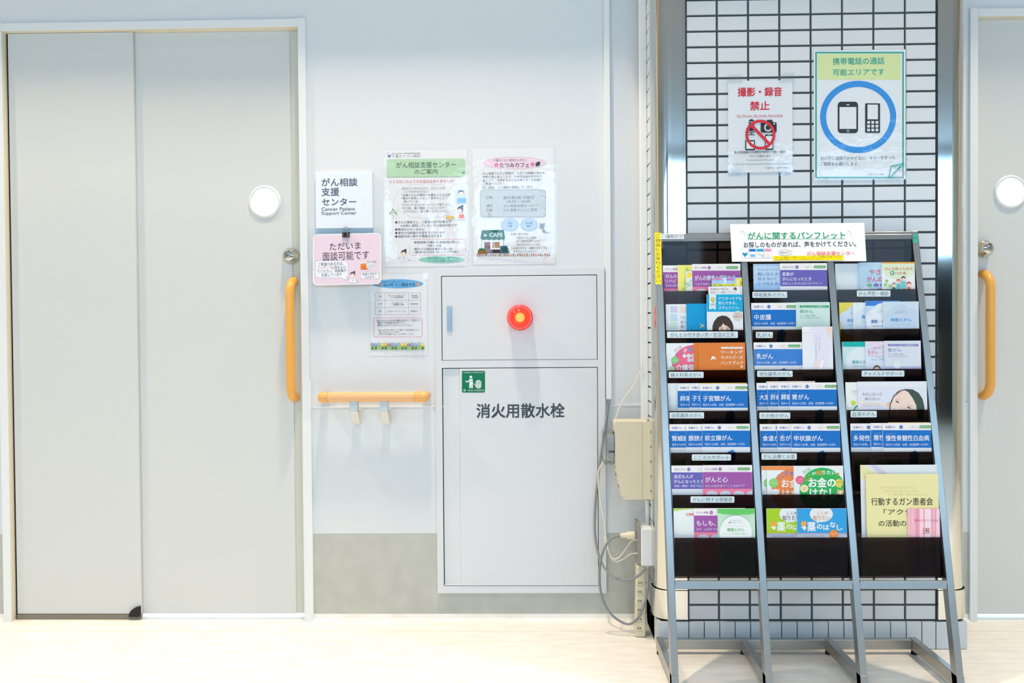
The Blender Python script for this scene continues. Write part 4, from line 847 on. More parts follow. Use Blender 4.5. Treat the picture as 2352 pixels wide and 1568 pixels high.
def orange(layer, x0, lab):
    P_ = booklet(0, 3, layer, x0, 787, 111.5, lab, (222, 126, 54)); P_.rect(x0, 787, x0 + 0.8, 900, (246, 150, 70))
    P_.rrect(1656, 796.4, 1706.6, 800.8, 1.8, (238, 236, 232)); P_.text('がんと働く人のために', 1659, 797.4, 1704, 799.8, (190, 120, 80)); Wh = (244, 240, 234)
    for i, t_ in enumerate(('ワーキング', 'サバイバーズ', 'ハンドブック')): P_.text(t_, 1656, 804.6 + i*12.2, 1706, 812.4 + i*12.2, Wh, 0.02)
    P_.text('working survivors handbook', 1656, 840.6, 1699, 843.4, (150, 90, 50)); P_.ell(1703.5, 841.7, 2.7, 2.7, Wh); P_.text('1', 1702.7, 839.8, 1704.2, 843.6, (222, 126, 54))
    for a in ((1633, 826, 1638, 820), (1634, 822, 1643, 820), (1636, 823, 1644, 823.5), (1634, 819, 1640, 819)): P_.line(*a, 2.2, Wh)
    P_.ell(1631.5, 816.5, 1.2, 1.2, (150, 90, 50), 8); fin(P_)
orange(1, 1593.2, 'orange handbook mostly hidden behind its twin'); orange(0, 1604, 'orange handbook with white lettering in front of its twin')
P_ = booklet(0, 4, 4, 1533, 880, 100, 'pale plain booklet beside the first of three blue ones', (228, 236, 238)); P_.rect(1534.6, 880, 1535.1, 990, (206, 214, 218)); P_.rect(1539, 880, 1539.4, 990, (210, 218, 222)); fin(P_)
P_ = booklet(0, 4, 3, 1608, 879.4, 112.6, 'yellow edged booklet hidden behind the blue cervical booklet', (244, 206, 96)); fin(P_)
series(0, 4, 2, 1556, 881.8, 115, 'blue', '卵巣がん', UK, 'blue ovarian cancer booklet next to the pale plain one', '142'); series(0, 4, 1, 1582.8, 881.2, 115, 'blue', '子宮体がん', UK, 'blue uterine booklet squeezed between two other blue ones', '141'); series(0, 4, 0, 1607.6, 881.8, 114.8, 'blue', '子宮頸がん', UK, 'blue cervical cancer booklet in front, below the orange handbooks', '143')
series(0, 5, 2, 1537.2, 974, 113, 'blue', '腎細胞がん', UK, 'blue kidney booklet at the outer post above the indigo one', '164'); series(0, 5, 1, 1575, 973.8, 112, 'blue', '膀胱がん', UK, 'blue bladder booklet between the kidney and prostate booklets', '162'); series(0, 5, 0, 1612.6, 973.4, 111.8, 'blue', '前立腺がん', UK, 'blue prostate cancer booklet fully visible above the purple heart booklet', '161')
series(0, 6, 1, 1542, 1069, 113, 'indigo', '身近な人が', '地域・職場・学校で役立つ知識', 'indigo booklet half covered by a purple one, below the blue kidney booklet', '202', 'がんになったとき'); series(0, 6, 0, 1613.4, 1068.2, 114.2, 'purple', 'がんと心', 'がんと向き合う“こころのケア”', 'purple booklet overlapping the indigo booklet', '302')
P_ = booklet(0, 7, 2, 1546.8, 1167.2, 165, 'white booklet with a small red logo, lowest pocket under the yellow strip', (232, 238, 238)); P_.poly([(1546, 1167), (1600, 1167), (1592, 1168.6), (1570, 1170), (1546, 1174)], (170, 216, 90)); P_.text('CBR', 1575.4, 1178, 1594, 1184, (222, 60, 60), 0.02); P_.text('CBRプロジェクト', 1562, 1237, 1598, 1242, (70, 74, 80)); P_.text('がん患者の相談窓口', 1563, 1245, 1600, 1249, (90, 94, 100)); fin(P_)
series(0, 7, 1, 1593.4, 1168, 114, 'purple', 'もしも、がんと', 'まず、心がけておきたいこと', 'purple booklet half covered by a green one, lowest pocket', '301')
P_ = booklet(0, 7, 0, 1648, 1167.8, 87, 'pale green booklet with a white circle in the lowest pocket', (206, 236, 210))
for i in range(30): P_.rect(1648, 1182 + i*4, 1736, 1182.6 + i*4, (178, 226, 186))
P_.poly([(1647, 1167), (1736, 1167), (1736, 1178), (1720, 1180.6), (1691, 1181.6), (1664, 1180), (1647, 1177.6)], (104, 200, 104)); P_.ell(1689.5, 1221, 37, 38, (234, 240, 240), 40); P_.text('がんを防ぐための', 1676.5, 1193, 1701, 1196, (130, 140, 130)); P_.text('12か条シリーズ', 1679, 1197.6, 1705, 1201, (130, 140, 130)); P_.ell(1675.5, 1199.4, 2, 2, (120, 130, 140), 10); P_.text('情報とがん', 1669.4, 1212, 1710, 1220, (96, 190, 96), 0.015); P_.text('-正しいがんの情報を見極める-', 1659, 1223, 1720, 1226.4, (150, 190, 150)); P_.line(1658, 1207.4, 1720, 1207.4, 0.4, (200, 210, 200)); P_.line(1658, 1230.6, 1720, 1230.6, 0.4, (200, 210, 200)); fin(P_)
# --- middle bay
P_ = booklet(1, 1, 1, 1730, 606, 112, 'sky blue booklet with dark questions behind the indigo booklet', (178, 208, 238)); P_.rect(1731, 606.6, 1850, 630, (190, 214, 240)); P_.rect(1731, 650, 1850, 760, (160, 198, 236))
for t_, a, b_, y0, y1 in (('がんになったとき', 1739.7, 1792, 616, 621.6), ('親に伝える?', 1740, 1790.5, 625, 632.6), ('伝えない?', 1740.5, 1782.4, 636, 643.6), ('どう伝える?', 1741, 1790, 647, 655)): P_.text(t_, a, y0, b_, y1, (80, 110, 150))
fin(P_)
series(1, 1, 0, 1791, 604.8, 111, 'indigo', '家族が', '患者さんとあなたを支える3つのヒント', 'indigo booklet uncovered in a top pocket beside the sky blue one', '201', 'がんになったとき')
series(1, 2, 2, 1725.6, 695.6, 114, 'blue', '中皮腫', UK, 'blue mesothelioma booklet left uncovered beside the mint booklet', '131')
def knowledge(col, row, layer, x0, y0, w, title, c, paper, lab):
    P_ = booklet(col, row, layer, x0, y0, w, lab, paper); P_.rect(x0 + 4, y0, x0 + 4.5, y0 + 120, tuple(max(0, v - 16) for v in paper)); P_.rect(x0 + 8.6, y0 + 7.2, x0 + w - 5.4, y0 + 12.2, c); P_.text('やさしいがんの知識2017', x0 + 12.5, y0 + 7.9, x0 + w - 10, y0 + 11.5, (236, 242, 242)); P_.text(title, x0 + 9, y0 + 16.6, x0 + 40, y0 + 25.4, c)
    for i, t_ in enumerate(('正しい知識と行動が', 'がんからあなたを守る')): P_.text(t_, x0 + 9.6, y0 + 29 + i*5, x0 + (46 if i == 0 else 54), y0 + 32.4 + i*5, tuple((v + 150)//2 for v in c))
    return P_
P_ = knowledge(1, 2, 1, 1828, 694, 81, '肺がん', (20, 158, 100), (208, 230, 224), 'mint booklet with green heading bar above a pastel leaflet'); P_.poly([(1829, 751), (1842, 750), (1842, 780), (1829, 780)], (170, 220, 180)); fin(P_)
series(1, 3, 1, 1731, 786.2, 112, 'light', '乳がん', UK, 'lighter blue breast cancer booklet beside the pastel leaflet', '144')
P_ = booklet(1, 3, 0, 1842, 750.2, 70, 'tall pastel leaflet showing a shoulder in white clothing', (232, 234, 240), 'leaflet', 0.0012, 'leaflet')
P_.poly([(1862, 750), (1914, 750), (1914, 790), (1900, 840), (1880, 850), (1870, 800)], (228, 226, 240)); P_.poly([(1895, 751), (1911.5, 751), (1911.5, 766), (1905, 771), (1898, 764)], (240, 216, 204)); P_.poly([(1874, 822), (1888, 827), (1884, 850), (1867, 850)], (240, 224, 224)); P_.poly([(1888, 826), (1892, 828), (1886, 850), (1881, 850)], (246, 246, 250)); P_.poly([(1906, 772), (1912, 768), (1912, 782), (1907, 778)], (240, 222, 206))
P_.rect(1843, 751, 1863, 763, (242, 242, 246)); P_.text('ピュア', 1847, 756, 1861, 759.6, (150, 150, 160))
for cx_, t_ in ((1874.5, 'アンダーウエアの低刺激インナー'), (1882.5, 'デリケートな肌に')):
    for i, ch in enumerate(t_): P_.text(ch, cx_ - 2, 769 + i*4.6, cx_ + 1.6, 772.8 + i*4.6, (176, 178, 188))
fin(P_)
P_ = booklet(1, 4, 4, 1760, 875.6, 112, 'cream edged booklet peeping out behind the blue digestive booklets', (236, 222, 208)); fin(P_)
series(1, 4, 3, 1737.4, 879.2, 114, 'blue', '大腸がん', UK, 'blue colon booklet at the post, behind three others', '112'); series(1, 4, 2, 1763, 879, 114, 'blue', '肝細胞がん', UK, 'blue liver booklet between the colon and pancreas booklets', '113'); series(1, 4, 1, 1787.4, 878.8, 114, 'blue', '膵臓がん', UK, 'blue pancreas booklet just behind the blue stomach booklet', '114'); series(1, 4, 0, 1813.2, 878.6, 114.8, 'blue', '胃がん', UK, 'blue stomach cancer booklet in front of three others in the middle bay', '101')
series(1, 5, 2, 1745, 973.6, 114, 'blue', '食道がん', UK, 'blue oesophagus booklet at the post of the middle bay', '121'); series(1, 5, 1, 1784.4, 973.2, 114, 'blue', '舌がん', UK, 'blue tongue cancer booklet behind the thyroid booklet', '122'); series(1, 5, 0, 1817.2, 973, 116, 'blue', '甲状腺がん', UK, 'blue thyroid cancer booklet above the green money booklet', '123')
def money(layer, x0, lab):
    P_ = booklet(1, 6, layer, x0, 1070, 115, lab, (232, 238, 240)); P_.rect(x0, 1070, x0 + 120, 1079.4, (240, 146, 84)); P_.ell(x0 + 67, 1126, 56, 52, (238, 136, 72), 40); P_.ell(x0 + 15.6, 1109, 10.6, 11, (140, 208, 120)); P_.text('もっと知りたい', x0 + 7.5, 1107, x0 + 23.5, 1110.6, (236, 246, 234))
    P_.text('ここが', x0 + 24, 1084, x0 + 50, 1096, (100, 130, 210), 0.015, 0.4); P_.text('知', x0 + 53, 1083, x0 + 63, 1091, (80, 130, 210), 0.03); P_.text('お金の', x0 + 34, 1100, x0 + 92, 1119, (240, 236, 232), 0.03); P_.text('はなし', x0 + 36, 1124, x0 + 92, 1142, (240, 236, 232), 0.03)
    P_.ell(x0 + 20, 1130, 9, 7.5, (238, 236, 238)); P_.poly([(x0 + 9, 1126), (x0 + 11, 1121), (x0 + 15, 1126)], (236, 226, 228)); P_.poly([(x0 + 24, 1126), (x0 + 29, 1121.6), (x0 + 29, 1128)], (236, 226, 228)); fin(P_)
money(2, 1748.6, 'orange topped money booklet nearest the post'); money(1, 1761, 'orange circle money booklet behind the green one')
P_ = booklet(1, 6, 0, 1822.6, 1069.6, 116.6, 'white booklet with a large green circle and bubble lettering', (232, 236, 238)); GC = (46, 178, 92)
P_.ell(1888.6, 1126, 52.4, 52.4, GC, 44); P_.text('改訂版', 1843, 1076.5, 1862, 1085.5, (70, 180, 110), 0, 0.55); P_.text('ここ', 1848, 1090, 1864, 1102, (226, 170, 60), 0.03, 0.5); P_.text('が', 1864.6, 1083, 1874.6, 1090.6, (240, 244, 240), 0.025); P_.text('知', 1876, 1080, 1887.6, 1091, (226, 150, 50), 0.04); P_.text('りたい', 1889, 1080, 1920, 1089.6, (240, 244, 240), 0.025); P_.text('!', 1921.5, 1085, 1926, 1094, (226, 150, 50), 0.02, -0.6)
P_.ell(1837, 1102, 10, 9.8, (232, 100, 140)); P_.text('もっとお金の', 1830, 1098, 1844, 1101, (246, 226, 234)); P_.text('安心です!', 1832, 1104, 1843, 1107, (246, 226, 234)); P_.ell(1926.6, 1109, 9.4, 9.8, (222, 206, 90)); P_.poly([(1926, 1118), (1931, 1117), (1930, 1122)], (222, 206, 90)); P_.text('がん保険の', 1920, 1105, 1934, 1108, (150, 130, 60))
P_.text('お金の', 1857.4, 1097, 1918.5, 1118.4, (242, 246, 242), 0.035); P_.text('はなし', 1860, 1121, 1920, 1142, (242, 246, 242), 0.035)
P_.ell(1847, 1121.5, 9.5, 8.8, (240, 222, 176)); P_.ell(1844, 1120, 0.9, 0.9, (70, 60, 50), 8); P_.ell(1850, 1120, 0.9, 0.9, (70, 60, 50), 8); P_.ell(1847, 1123.4, 1.3, 1, (70, 60, 50), 8)
P_.poly([(1922, 1136), (1923.5, 1121), (1927, 1126), (1933, 1126), (1937, 1121.6), (1937, 1137)], (236, 190, 120)); P_.poly([(1928.6, 1126), (1931.4, 1126), (1933, 1137), (1926.6, 1137)], (240, 240, 240)); fin(P_)
def drug(layer, x0, bg, tc, lab):
    P_ = booklet(1, 7, layer, x0, 1167.4, 117.6, lab, (214, 216, 226)); P_.rect(x0, 1167, x0 + 120, 1224, bg); P_.ell(x0 + 56.4, 1180, 26.6, 18.6, (228, 232, 236)); P_.poly([(x0 + 48, 1196), (x0 + 44.6, 1202), (x0 + 56, 1197)], (228, 232, 236))
    P_.text('ここが', x0 + 46, 1174, x0 + 71.5, 1181.6, tc, 0.01); P_.text('知りたい', x0 + 37, 1183.4, x0 + 77, 1194.6, tc, 0.01)
    P_.text('薬', x0 + 24.4, 1198, x0 + 43, 1219.6, (234, 240, 238), 0.03)
    for i, (ch, dx, dy) in enumerate((('の', 46, 3), ('は', 61, 5), ('な', 76, -1), ('し', 92, 5))): P_.text(ch, x0 + dx, 1199 + dy, x0 + dx + 13, 1212 + dy, (234, 240, 238), 0.03)
    P_.ell(x0 + 16, 1203, 6, 6.4, (240, 168, 70)); P_.poly([(x0 + 11, 1200), (x0 + 11.6, 1195), (x0 + 15, 1198)], (240, 168, 70)); P_.poly([(x0 + 17, 1197.6), (x0 + 20, 1195), (x0 + 21, 1200)], (240, 168, 70)); P_.rrect(x0 + 13.6, 1208, x0 + 21, 1215.6, 2, (236, 236, 236)); P_.line(x0 + 10, 1211, x0 + 14, 1208.6, 2, (236, 236, 236)); P_.ell(x0 + 17.5, 1217.6, 1.6, 2.4, (240, 168, 70), 10)
    P_.rect(x0, 1224, x0 + 120, 1225.2, (226, 150, 160)); P_.rect(x0, 1226.6, x0 + 120, 1227.6, (90, 160, 220)); P_.text('監修 国立がん研究センター 東病院', x0 + 14, 1229.4, x0 + 63, 1231.6, (110, 110, 120))
    if layer == 0: P_.ell(x0 + 84.6, 1226.4, 10.4, 10.4, (238, 140, 60)); P_.text('抗がん剤', x0 + 77, 1223.6, x0 + 92, 1227.2, (246, 226, 206)); P_.text('編', x0 + 82.6, 1228.6, x0 + 87, 1232, (246, 226, 206))
    P_.line(x0 + 36, 1290, x0 + 28, 1330, 1, (90, 90, 90)); P_.line(x0 + 44, 1290, x0 + 38, 1330, 1, (90, 90, 90)); fin(P_)
drug(1, 1760.2, (166, 206, 40), (80, 60, 70), 'lime green medicine booklet half hidden behind the blue one'); drug(0, 1830, (50, 160, 222), (226, 140, 70), 'sky blue medicine booklet with white speech bubble')
# --- last bay
P_ = booklet(2, 1, 2, 1918, 605.6, 104, 'white booklet dotted with pale grey spots', (228, 236, 240))
for i in range(14):
    for j in range(9): P_.ell(1923.4 + i*5.9, 608.6 + j*5.7, 1.2, 1.1, (192, 210, 222) if i < 6 else (172, 212, 228), 8)
P_.text('がん検診', 1930, 672, 1985, 680, (90, 100, 110)); fin(P_)
P_ = booklet(2, 1, 1, 1972, 602.8, 100, 'light blue booklet with pink brush lettering', (186, 216, 238)); PKR = (222, 60, 96)
P_.rect(1972.6, 603, 1975, 720, (170, 206, 232))
P_.text('やさしい', 1996.5, 618, 2052, 631, PKR, 0.01); P_.text('がんの', 1991, 635, 2026, 647.6, PKR, 0.01)
for i, c in enumerate(((90, 190, 110), (130, 90, 180), (40, 130, 220))): P_.ell(1997.6 + i*14.6, 654.4, 6, 3.6, c); P_.text('がん', 1994.4 + i*14.6, 652.8, 2000.8 + i*14.6, 656, (236, 240, 242))
P_.ell(1987.5, 669, 10.5, 11.5, (226, 234, 242)); P_.text('2017', 2015.5, 660.6, 2036, 668, PKR); fin(P_)
P_ = booklet(2, 1, 0, 2025, 602, 79, 'green and white booklet with a drawn family and orange top', (236, 240, 240)); OR = (226, 104, 50)
P_.ell(2064, 612, 40, 29, (222, 234, 206)); P_.rect(2024, 601, 2106, 604.8, (240, 160, 50)); P_.text('がんを防ぐための', 2032, 613.4, 2095.7, 620.6, OR, 0.006); P_.ell(2049.3, 627, 5.2, 5.2, (60, 174, 120)); P_.text('新', 2046.3, 624, 2052.3, 630, (236, 244, 238), 0.02); P_.text('12か条', 2057, 623.6, 2082, 630.2, OR, 0.006)
for fx, fy in ((2036.6, 645), (2033, 653.5), (2044, 656.5)):
    for k in range(5): P_.line(fx, fy, fx + 4.2*math.sin(k*1.2566), fy - 4.2*math.cos(k*1.2566), 1.8, (130, 202, 90))
P_.line(2039, 650, 2038, 668, 0.6, (130, 202, 90))
def fig(x, y, r, hair, shirt, w_, grey=False):
    P_.poly([(x - w_, 690), (x - w_*0.95, y + r + 4), (x - w_*0.4, y + r), (x + w_*0.4, y + r), (x + w_*0.95, y + r + 4), (x + w_, 690)], shirt); P_.ell(x, y - 0.8, r*1.05, r*1.05, hair, 18); P_.ell(x, y + r*0.35, r*0.92, r*0.85, (246, 212, 196), 18)
fig(2052.6, 654, 4.4, (130, 140, 146), (60, 130, 90), 4.6); fig(2063, 646, 4.2, (200, 84, 60), (90, 190, 196), 4); fig(2074.4, 640, 4.6, (60, 60, 64), (122, 200, 204), 6); fig(2087, 653, 5, (196, 60, 56), (236, 110, 80), 4.4)
P_.ell(2070, 678, 22, 14, (180, 190, 70)); P_.ell(2064, 667, 4, 3.4, (200, 80, 60), 12); P_.ell(2076, 666, 4, 3.4, (200, 80, 60), 12); fin(P_)
def series12(row, layer, x0, y0, w, title, tx, col, paper, lab, cloud, top=None, sub='', thc=0.0022):
    P_ = booklet(2, row, layer, x0, y0, w, lab, paper)
    if top: P_.rect(x0, y0 - 1, x0 + w + 2, y0 + 11.4, top)
    if cloud:
        for cx_, cy_, rx, ry in ((0.5, 31, 26, 26), (0.25, 36, 20, 18), (0.76, 34, 22, 20), (0.5, 52, 37, 26)): P_.ell(x0 + w*cx_, y0 + cy_, rx, ry, cloud)
    P_.text('がんを防ぐための', x0 + w*0.40, y0 + 20, x0 + w*0.66, y0 + 22.4, (130, 140, 160)); P_.text('12か条シリーズ', x0 + w*0.40, y0 + 24, x0 + w*0.66, y0 + 26.6, (130, 140, 160)); P_.ering(x0 + w*0.36, y0 + 25.4, 1.6, 1.6, 0.5, (110, 120, 150), 16)
    P_.text(title, tx[0], tx[1], tx[2], tx[3], col, 0.018)
    if sub: P_.text(sub, tx[0] - 1, tx[3] + 4.6, tx[2] + 2, tx[3] + 8, tuple((v + 190)//2 for v in col))
    return P_
P_ = series12(2, 3, 1927, 694.6, 82, '飲酒とがん', (1945.6, 732, 1985, 739.6), (40, 140, 206), (226, 212, 96), 'yellow booklet with a pale blue cloud on the cover', (204, 222, 240), None, '-お酒との付き合い-')
for i in range(16): P_.ell(1929 + rn.random()*26, 696 + rn.random()*16, 0.5, 0.5, (244, 238, 190), 6)
fin(P_)
P_ = series12(2, 2, 1959, 694.8, 82, '食事とがん', (1978.6, 722.6, 2026, 732), (40, 150, 214), (226, 236, 240), 'pale white blue booklet between the yellow and royal blue ones', (212, 226, 238), None, '-食生活のこと-'); fin(P_)
P_ = series12(2, 1, 1987.6, 690.8, 79, '運動・体型', (2000, 734, 2042, 742), (60, 110, 180), (196, 220, 240), 'pale booklet with a royal blue heading band', (226, 234, 242), (64, 130, 216), '-運動習慣-')
for i in range(6): P_.rect(1987.6, 707 + i*3.4, 1998, 707.5 + i*3.4, (170, 206, 236))
fin(P_)
P_ = series12(2, 0, 2027.6, 692.6, 82.4, '喫煙とがん', (2045.6, 730.4, 2093.4, 738), (60, 160, 222), (204, 222, 232), 'pale blue booklet with a soft cloud, frontmost under the family booklet', (194, 212, 232), None, '-リスクに向き合う-'); P_.rect(2031, 692, 2031.5, 800, (222, 232, 238)); fin(P_)
P_ = series12(3, 2, 1934, 784.6, 84, '感染とがん', (1957, 827.4, 1998, 834.8), (60, 170, 176), (196, 228, 228), 'pale teal booklet with a darker teal heading band', None, (20, 176, 172), '-感染予防-'); P_.ell(1984, 832, 42, 36, (224, 234, 238)); P_.rect(1936.6, 784, 1937, 900, (170, 216, 216)); P_.text('感染とがん', 1957, 827.4, 1998, 834.8, (60, 170, 176), 0.018); fin(P_)
P_ = booklet(2, 3, 1, 1987.2, 783.8, 82, 'pinkish leaflet with red lettering between teal and lavender booklets', (214, 224, 240)); P_.ell(2010, 786, 30, 8, (232, 214, 230)); P_.text('みんなで知ろう', 2005, 793.5, 2045, 799, (226, 120, 160), 0.01, 0.1); P_.text('乳がん・子宮頸がん', 1992.6, 804, 2066, 813.4, (232, 90, 120), 0.004); P_.line(1992, 801, 2068, 801, 0.6, (232, 120, 150)); P_.line(1992, 817, 2068, 817, 0.6, (232, 120, 150)); P_.text('正しい知識で', 2013, 819, 2040, 822, (120, 140, 160)); P_.text('乳がん・子宮頸がん', 2002, 824, 2040, 827, (120, 140, 160)); P_.ell(2014, 848, 9, 10, (120, 96, 86)); P_.ell(2014, 851, 7.4, 8, (240, 214, 200)); fin(P_)
P_ = knowledge(2, 3, 0, 2030.6, 782.6, 84, '胃がん', (126, 120, 190), (214, 222, 232), 'lavender grey booklet with a violet heading bar'); P_.rect(2031, 841.4, 2116, 900, (184, 188, 222)); P_.ell(2060.5, 837, 9, 9, (222, 232, 234)); fin(P_)
P_ = booklet(2, 4, 1, 1942, 877.6, 100, 'white booklet with a lime dot and green arc', (232, 238, 234)); P_.text('だれも', 1956, 896, 1976, 902, (150, 156, 156)); P_.text('大切な人に', 1956.6, 904, 1974, 906.6, (170, 176, 176)); P_.ell(1960, 925, 5.4, 5.6, (206, 218, 60)); P_.ering(1972, 944, 12, 14, 3, (50, 150, 120), 32); fin(P_)
P_ = booklet(2, 4, 0, 1969.6, 876.2, 162, 'wide booklet with a smiling child\'s forehead and eyes', (222, 226, 238)); P_.rect(1970.5, 877, 2133, 888, (228, 232, 236)); P_.poly([(1972, 920), (2040, 926), (2040, 932), (1972, 930)], (232, 222, 216))
P_.text('わたしだって', 1981, 901.4, 2025.6, 908.8, (80, 80, 90)); P_.text('知りたい!', 1986.5, 912.2, 2021, 919, (80, 80, 90)); P_.text('-親が“がん”になったとき', 1981, 926.4, 2020, 929.4, (150, 150, 160)); P_.text('子どもに何を伝え、どう支えるか-', 1980, 931, 2029, 934, (150, 150, 160))
P_.ell(2041, 929, 4.4, 6.5, (236, 190, 166)); P_.poly([(2040, 962), (2044, 926), (2052, 908), (2066, 896), (2080, 893), (2096, 894), (2110, 902), (2119, 916), (2123, 934), (2122, 962)], (66, 84, 76)); P_.poly([(2042, 962), (2046, 928), (2054, 910), (2066, 899), (2078, 896), (2086, 900), (2096, 914), (2104, 930), (2108, 962)], (240, 216, 202)); P_.poly([(2046, 920), (2060, 899), (2078, 893), (2070, 898), (2056, 909)], (130, 104, 104))
for x, y in ((2060.5, 922), (2087, 935)): P_.poly([(x - 5, y - 1.4), (x, y - 1.6), (x + 5.6, y + 3), (x + 1, y + 2.6)], (60, 52, 52)); P_.line(x - 4, y - 6.4, x + 8, y - 3.4, 1, (200, 160, 146))
P_.poly([(2056, 938), (2064, 934), (2068, 962), (2052, 962)], (246, 228, 222)); fin(P_)
P_ = booklet(2, 5, 3, 2040, 970, 106, 'yellow edged booklet hidden behind the blue leukaemia booklet', (244, 206, 96)); fin(P_)
series(2, 5, 2, 1953.4, 972.4, 116, 'blue', '多発性骨髄腫', UK, 'blue myeloma booklet tucked behind the blue lymphoma booklet', '153'); series(2, 5, 1, 1999.6, 971.4, 116, 'blue', '悪性リンパ腫', UK, 'blue lymphoma booklet between the myeloma and leukaemia booklets', '151'); series(2, 5, 0, 2027.2, 971.4, 119.4, 'blue', '慢性骨髄性白血病', UK, 'blue leukaemia booklet above the yellow folder', '152')
P_ = booklet(2, 7, 3, 1976, 1067.6, 176, 'tall white booklet rising behind the yellow folder', (224, 230, 236)); P_.poly([(1976, 1067), (1984, 1067), (2026, 1100), (1976, 1100)], (236, 230, 176)); P_.poly([(1998, 1068), (2011, 1068), (2044, 1090), (2024, 1092)], (214, 204, 224)); P_.rect(1986.6, 1067.8, 1987.4, 1330, (240, 236, 206)); fin(P_)
P_ = booklet(2, 7, 1, 1988.6, 1088.6, 168.4, 'pale yellow folder with bold black lettering', (236, 228, 168), 'folder', cat='folder'); KK = (60, 58, 44)
for i, (t_, a, b_) in enumerate((('つらいのはあなただけじゃない!', 2015, 2103), ('あなたは一人ぼっちじゃない', 2030.5, 2110), ('ご一緒に笑って過ごしましょう!', 2041, 2130))): P_.text(t_, a, 1116 + i*8, b_, 1122 + i*8, (206, 196, 136))
P_.text('行動するガン患者会', 2001, 1142.8, 2142.4, 1160, KK, 0.012); P_.text('「アクティブ', 2030, 1168.4, 2136, 1182, KK, 0.012); P_.text('の活動のご案内', 2018, 1194, 2131, 1208.6, KK, 0.012); fin(P_)
P_ = booklet(2, 7, 2, 2100, 1090.5, 64.6, 'clear index sheet edge sticking out beside the yellow folder', (204, 212, 204), 'clear_sheet', 0.0008, 'sheet'); fin(P_)
P_ = booklet(2, 7, 0, 2084.6, 1168.2, 84, 'small pink striped booklet overlapping the yellow folder', (240, 172, 190))
for x, w_, c in ((2086, 3, (248, 204, 214)), (2092, 9, (244, 188, 202)), (2104, 6, (236, 160, 178)), (2112, 9, (250, 212, 222)), (2124, 14, (246, 222, 230)), (2141, 6, (240, 184, 198)), (2150, 8, (248, 208, 218)), (2161, 7, (242, 178, 192))): P_.rect(x, 1168, x + w_, 1340, c)
P_.text('乳がんサバイバーとともに', 2100, 1191.6, 2156, 1197.4, (222, 60, 90), 0.004); P_.ering(2124.6, 1217, 5, 5, 1.3, (214, 40, 60), 24); P_.text('2', 2129, 1212, 2135, 1221.6, (214, 40, 60), 0.02); P_.poly([(2124.4, 1218.5), (2127.5, 1213), (2130.5, 1218.5)], (30, 120, 70)); P_.text('PINK RIBBON', 2118, 1223.6, 2135, 1226, (110, 60, 70)); fin(P_)

# ------------------------------------------------------------------ outlets, power strip and cables between cabinet and column
ob = thing('outlet_box', (cx0 - 0.05, -0.10, Z(1455, 1147, -0.13)), 'ivory outlet box with clear cover on the side of the column', 'outlet box')
Yb0, Yb1 = -0.150, -0.060; z0, z1 = Z(1455, 1147, Yb0), Z(1455, 968, Yb0); xl, xr = X(1413, 1010, Yb0), cx0 - 0.0005; xch = X(1432, 1147, Yb0); zc_ = Z(1420, 1068, Yb0)
b = MB(); b.prism([(xr, Yb0, z0), (xr, Yb0, z1), (xl, Yb0, z1), (xl, Yb0, zc_), (xch, Yb0, z0)], (0, Yb1 - Yb0, 0), IVORY); bx = b.build('housing', ob, bevel=0.011, seg=4)
b = MB(); xm = X(1475, 1060, Yb0); b.box(xm, xm + 0.001, Yb0 - 0.0006, Yb1, z0 + 0.004, z1 - 0.004, mat('seam_line', (196, 188, 160), 0.5, noise=0.02)); b.build('case_seam', bx)
c1, c0_ = Z(1405, 990, Yb0), Z(1405, 1068, Yb0); cxl = X(1387, 1030, Yb0)
b = MB(); b.box(cxl, xl - 0.0005, Yb0 + 0.008, Yb1 - 0.008, c0_, c1, CLEAR); b.build('clear_cover', ob, bevel=0.006, seg=3)
b = MB(); GM = mat('switch_metal', (188, 190, 190), 0.35, 0.5, noise=0.05)
b.box(xl - 0.021, xl, Yb0 + 0.016, Yb1 - 0.02, c0_ + 0.046, c1 - 0.018, GM); b.box(xl - 0.020, xl, Yb0 + 0.014, Yb1 - 0.03, c0_ + 0.02, c0_ + 0.040, GM); b.tube([(xl - 0.014, Yb0 + 0.012, c0_ + 0.066), (xl - 0.014, Yb0 + 0.018, c0_ + 0.066)], 0.006, GM, 12); b.build('breaker_switch', ob, bevel=0.002)
nx = Vector((-(zc_ - z0), 0, -(xch - xl))).normalized(); mid = Vector(((xl + xch)/2, 0, (zc_ + z0)/2)); dv = Vector((xl - xch, 0, zc_ - z0)).normalized()
b = MB(); b.bar(mid - dv*0.05 + nx*0.001 + Vector((0, -0.105, 0)), mid + dv*0.045 + nx*0.001 + Vector((0, -0.105, 0)), (0, 0.026, 0), nx*0.0015, mat('socket_plate', (236, 228, 202), 0.4, noise=0.01))
for t in (-0.02, 0.02):
    for y in (-0.111, -0.099): b.bar(mid + dv*(t - 0.005) + nx*0.003 + Vector((0, y, 0)), mid + dv*(t + 0.005) + nx*0.003 + Vector((0, y, 0)), (0, 0.0012, 0), nx*0.0006, GAP)
b.build('socket_plate', ob)
jb = thing('junction_box', (cx0 - 0.02, -0.15, Z(1480, 1300, -0.18)), 'small white wall box with plugs on the column side near the floor', 'outlet box')
Y0, Y1 = -0.185, -0.085; z0, z1 = Z(1480, 1300, Y0), Z(1480, 1214, Y0); xw = X(1473, 1260, Y0); xg = X(1462, 1260, -0.14)
b = MB(); b.box(xw, cx0 - 0.0005, Y0, Y1, z0, z1, WPLAS); jo = b.build('box_body', jb, bevel=0.003)
b = MB(); b.box(xw - 0.009, xw - 0.0003, Y0 + 0.012, Y1 - 0.0, z0 + 0.004, z1 + 0.012, mat('socket_face', (150, 148, 140), 0.5, noise=0.04)); b.build('socket_face', jb, bevel=0.001)
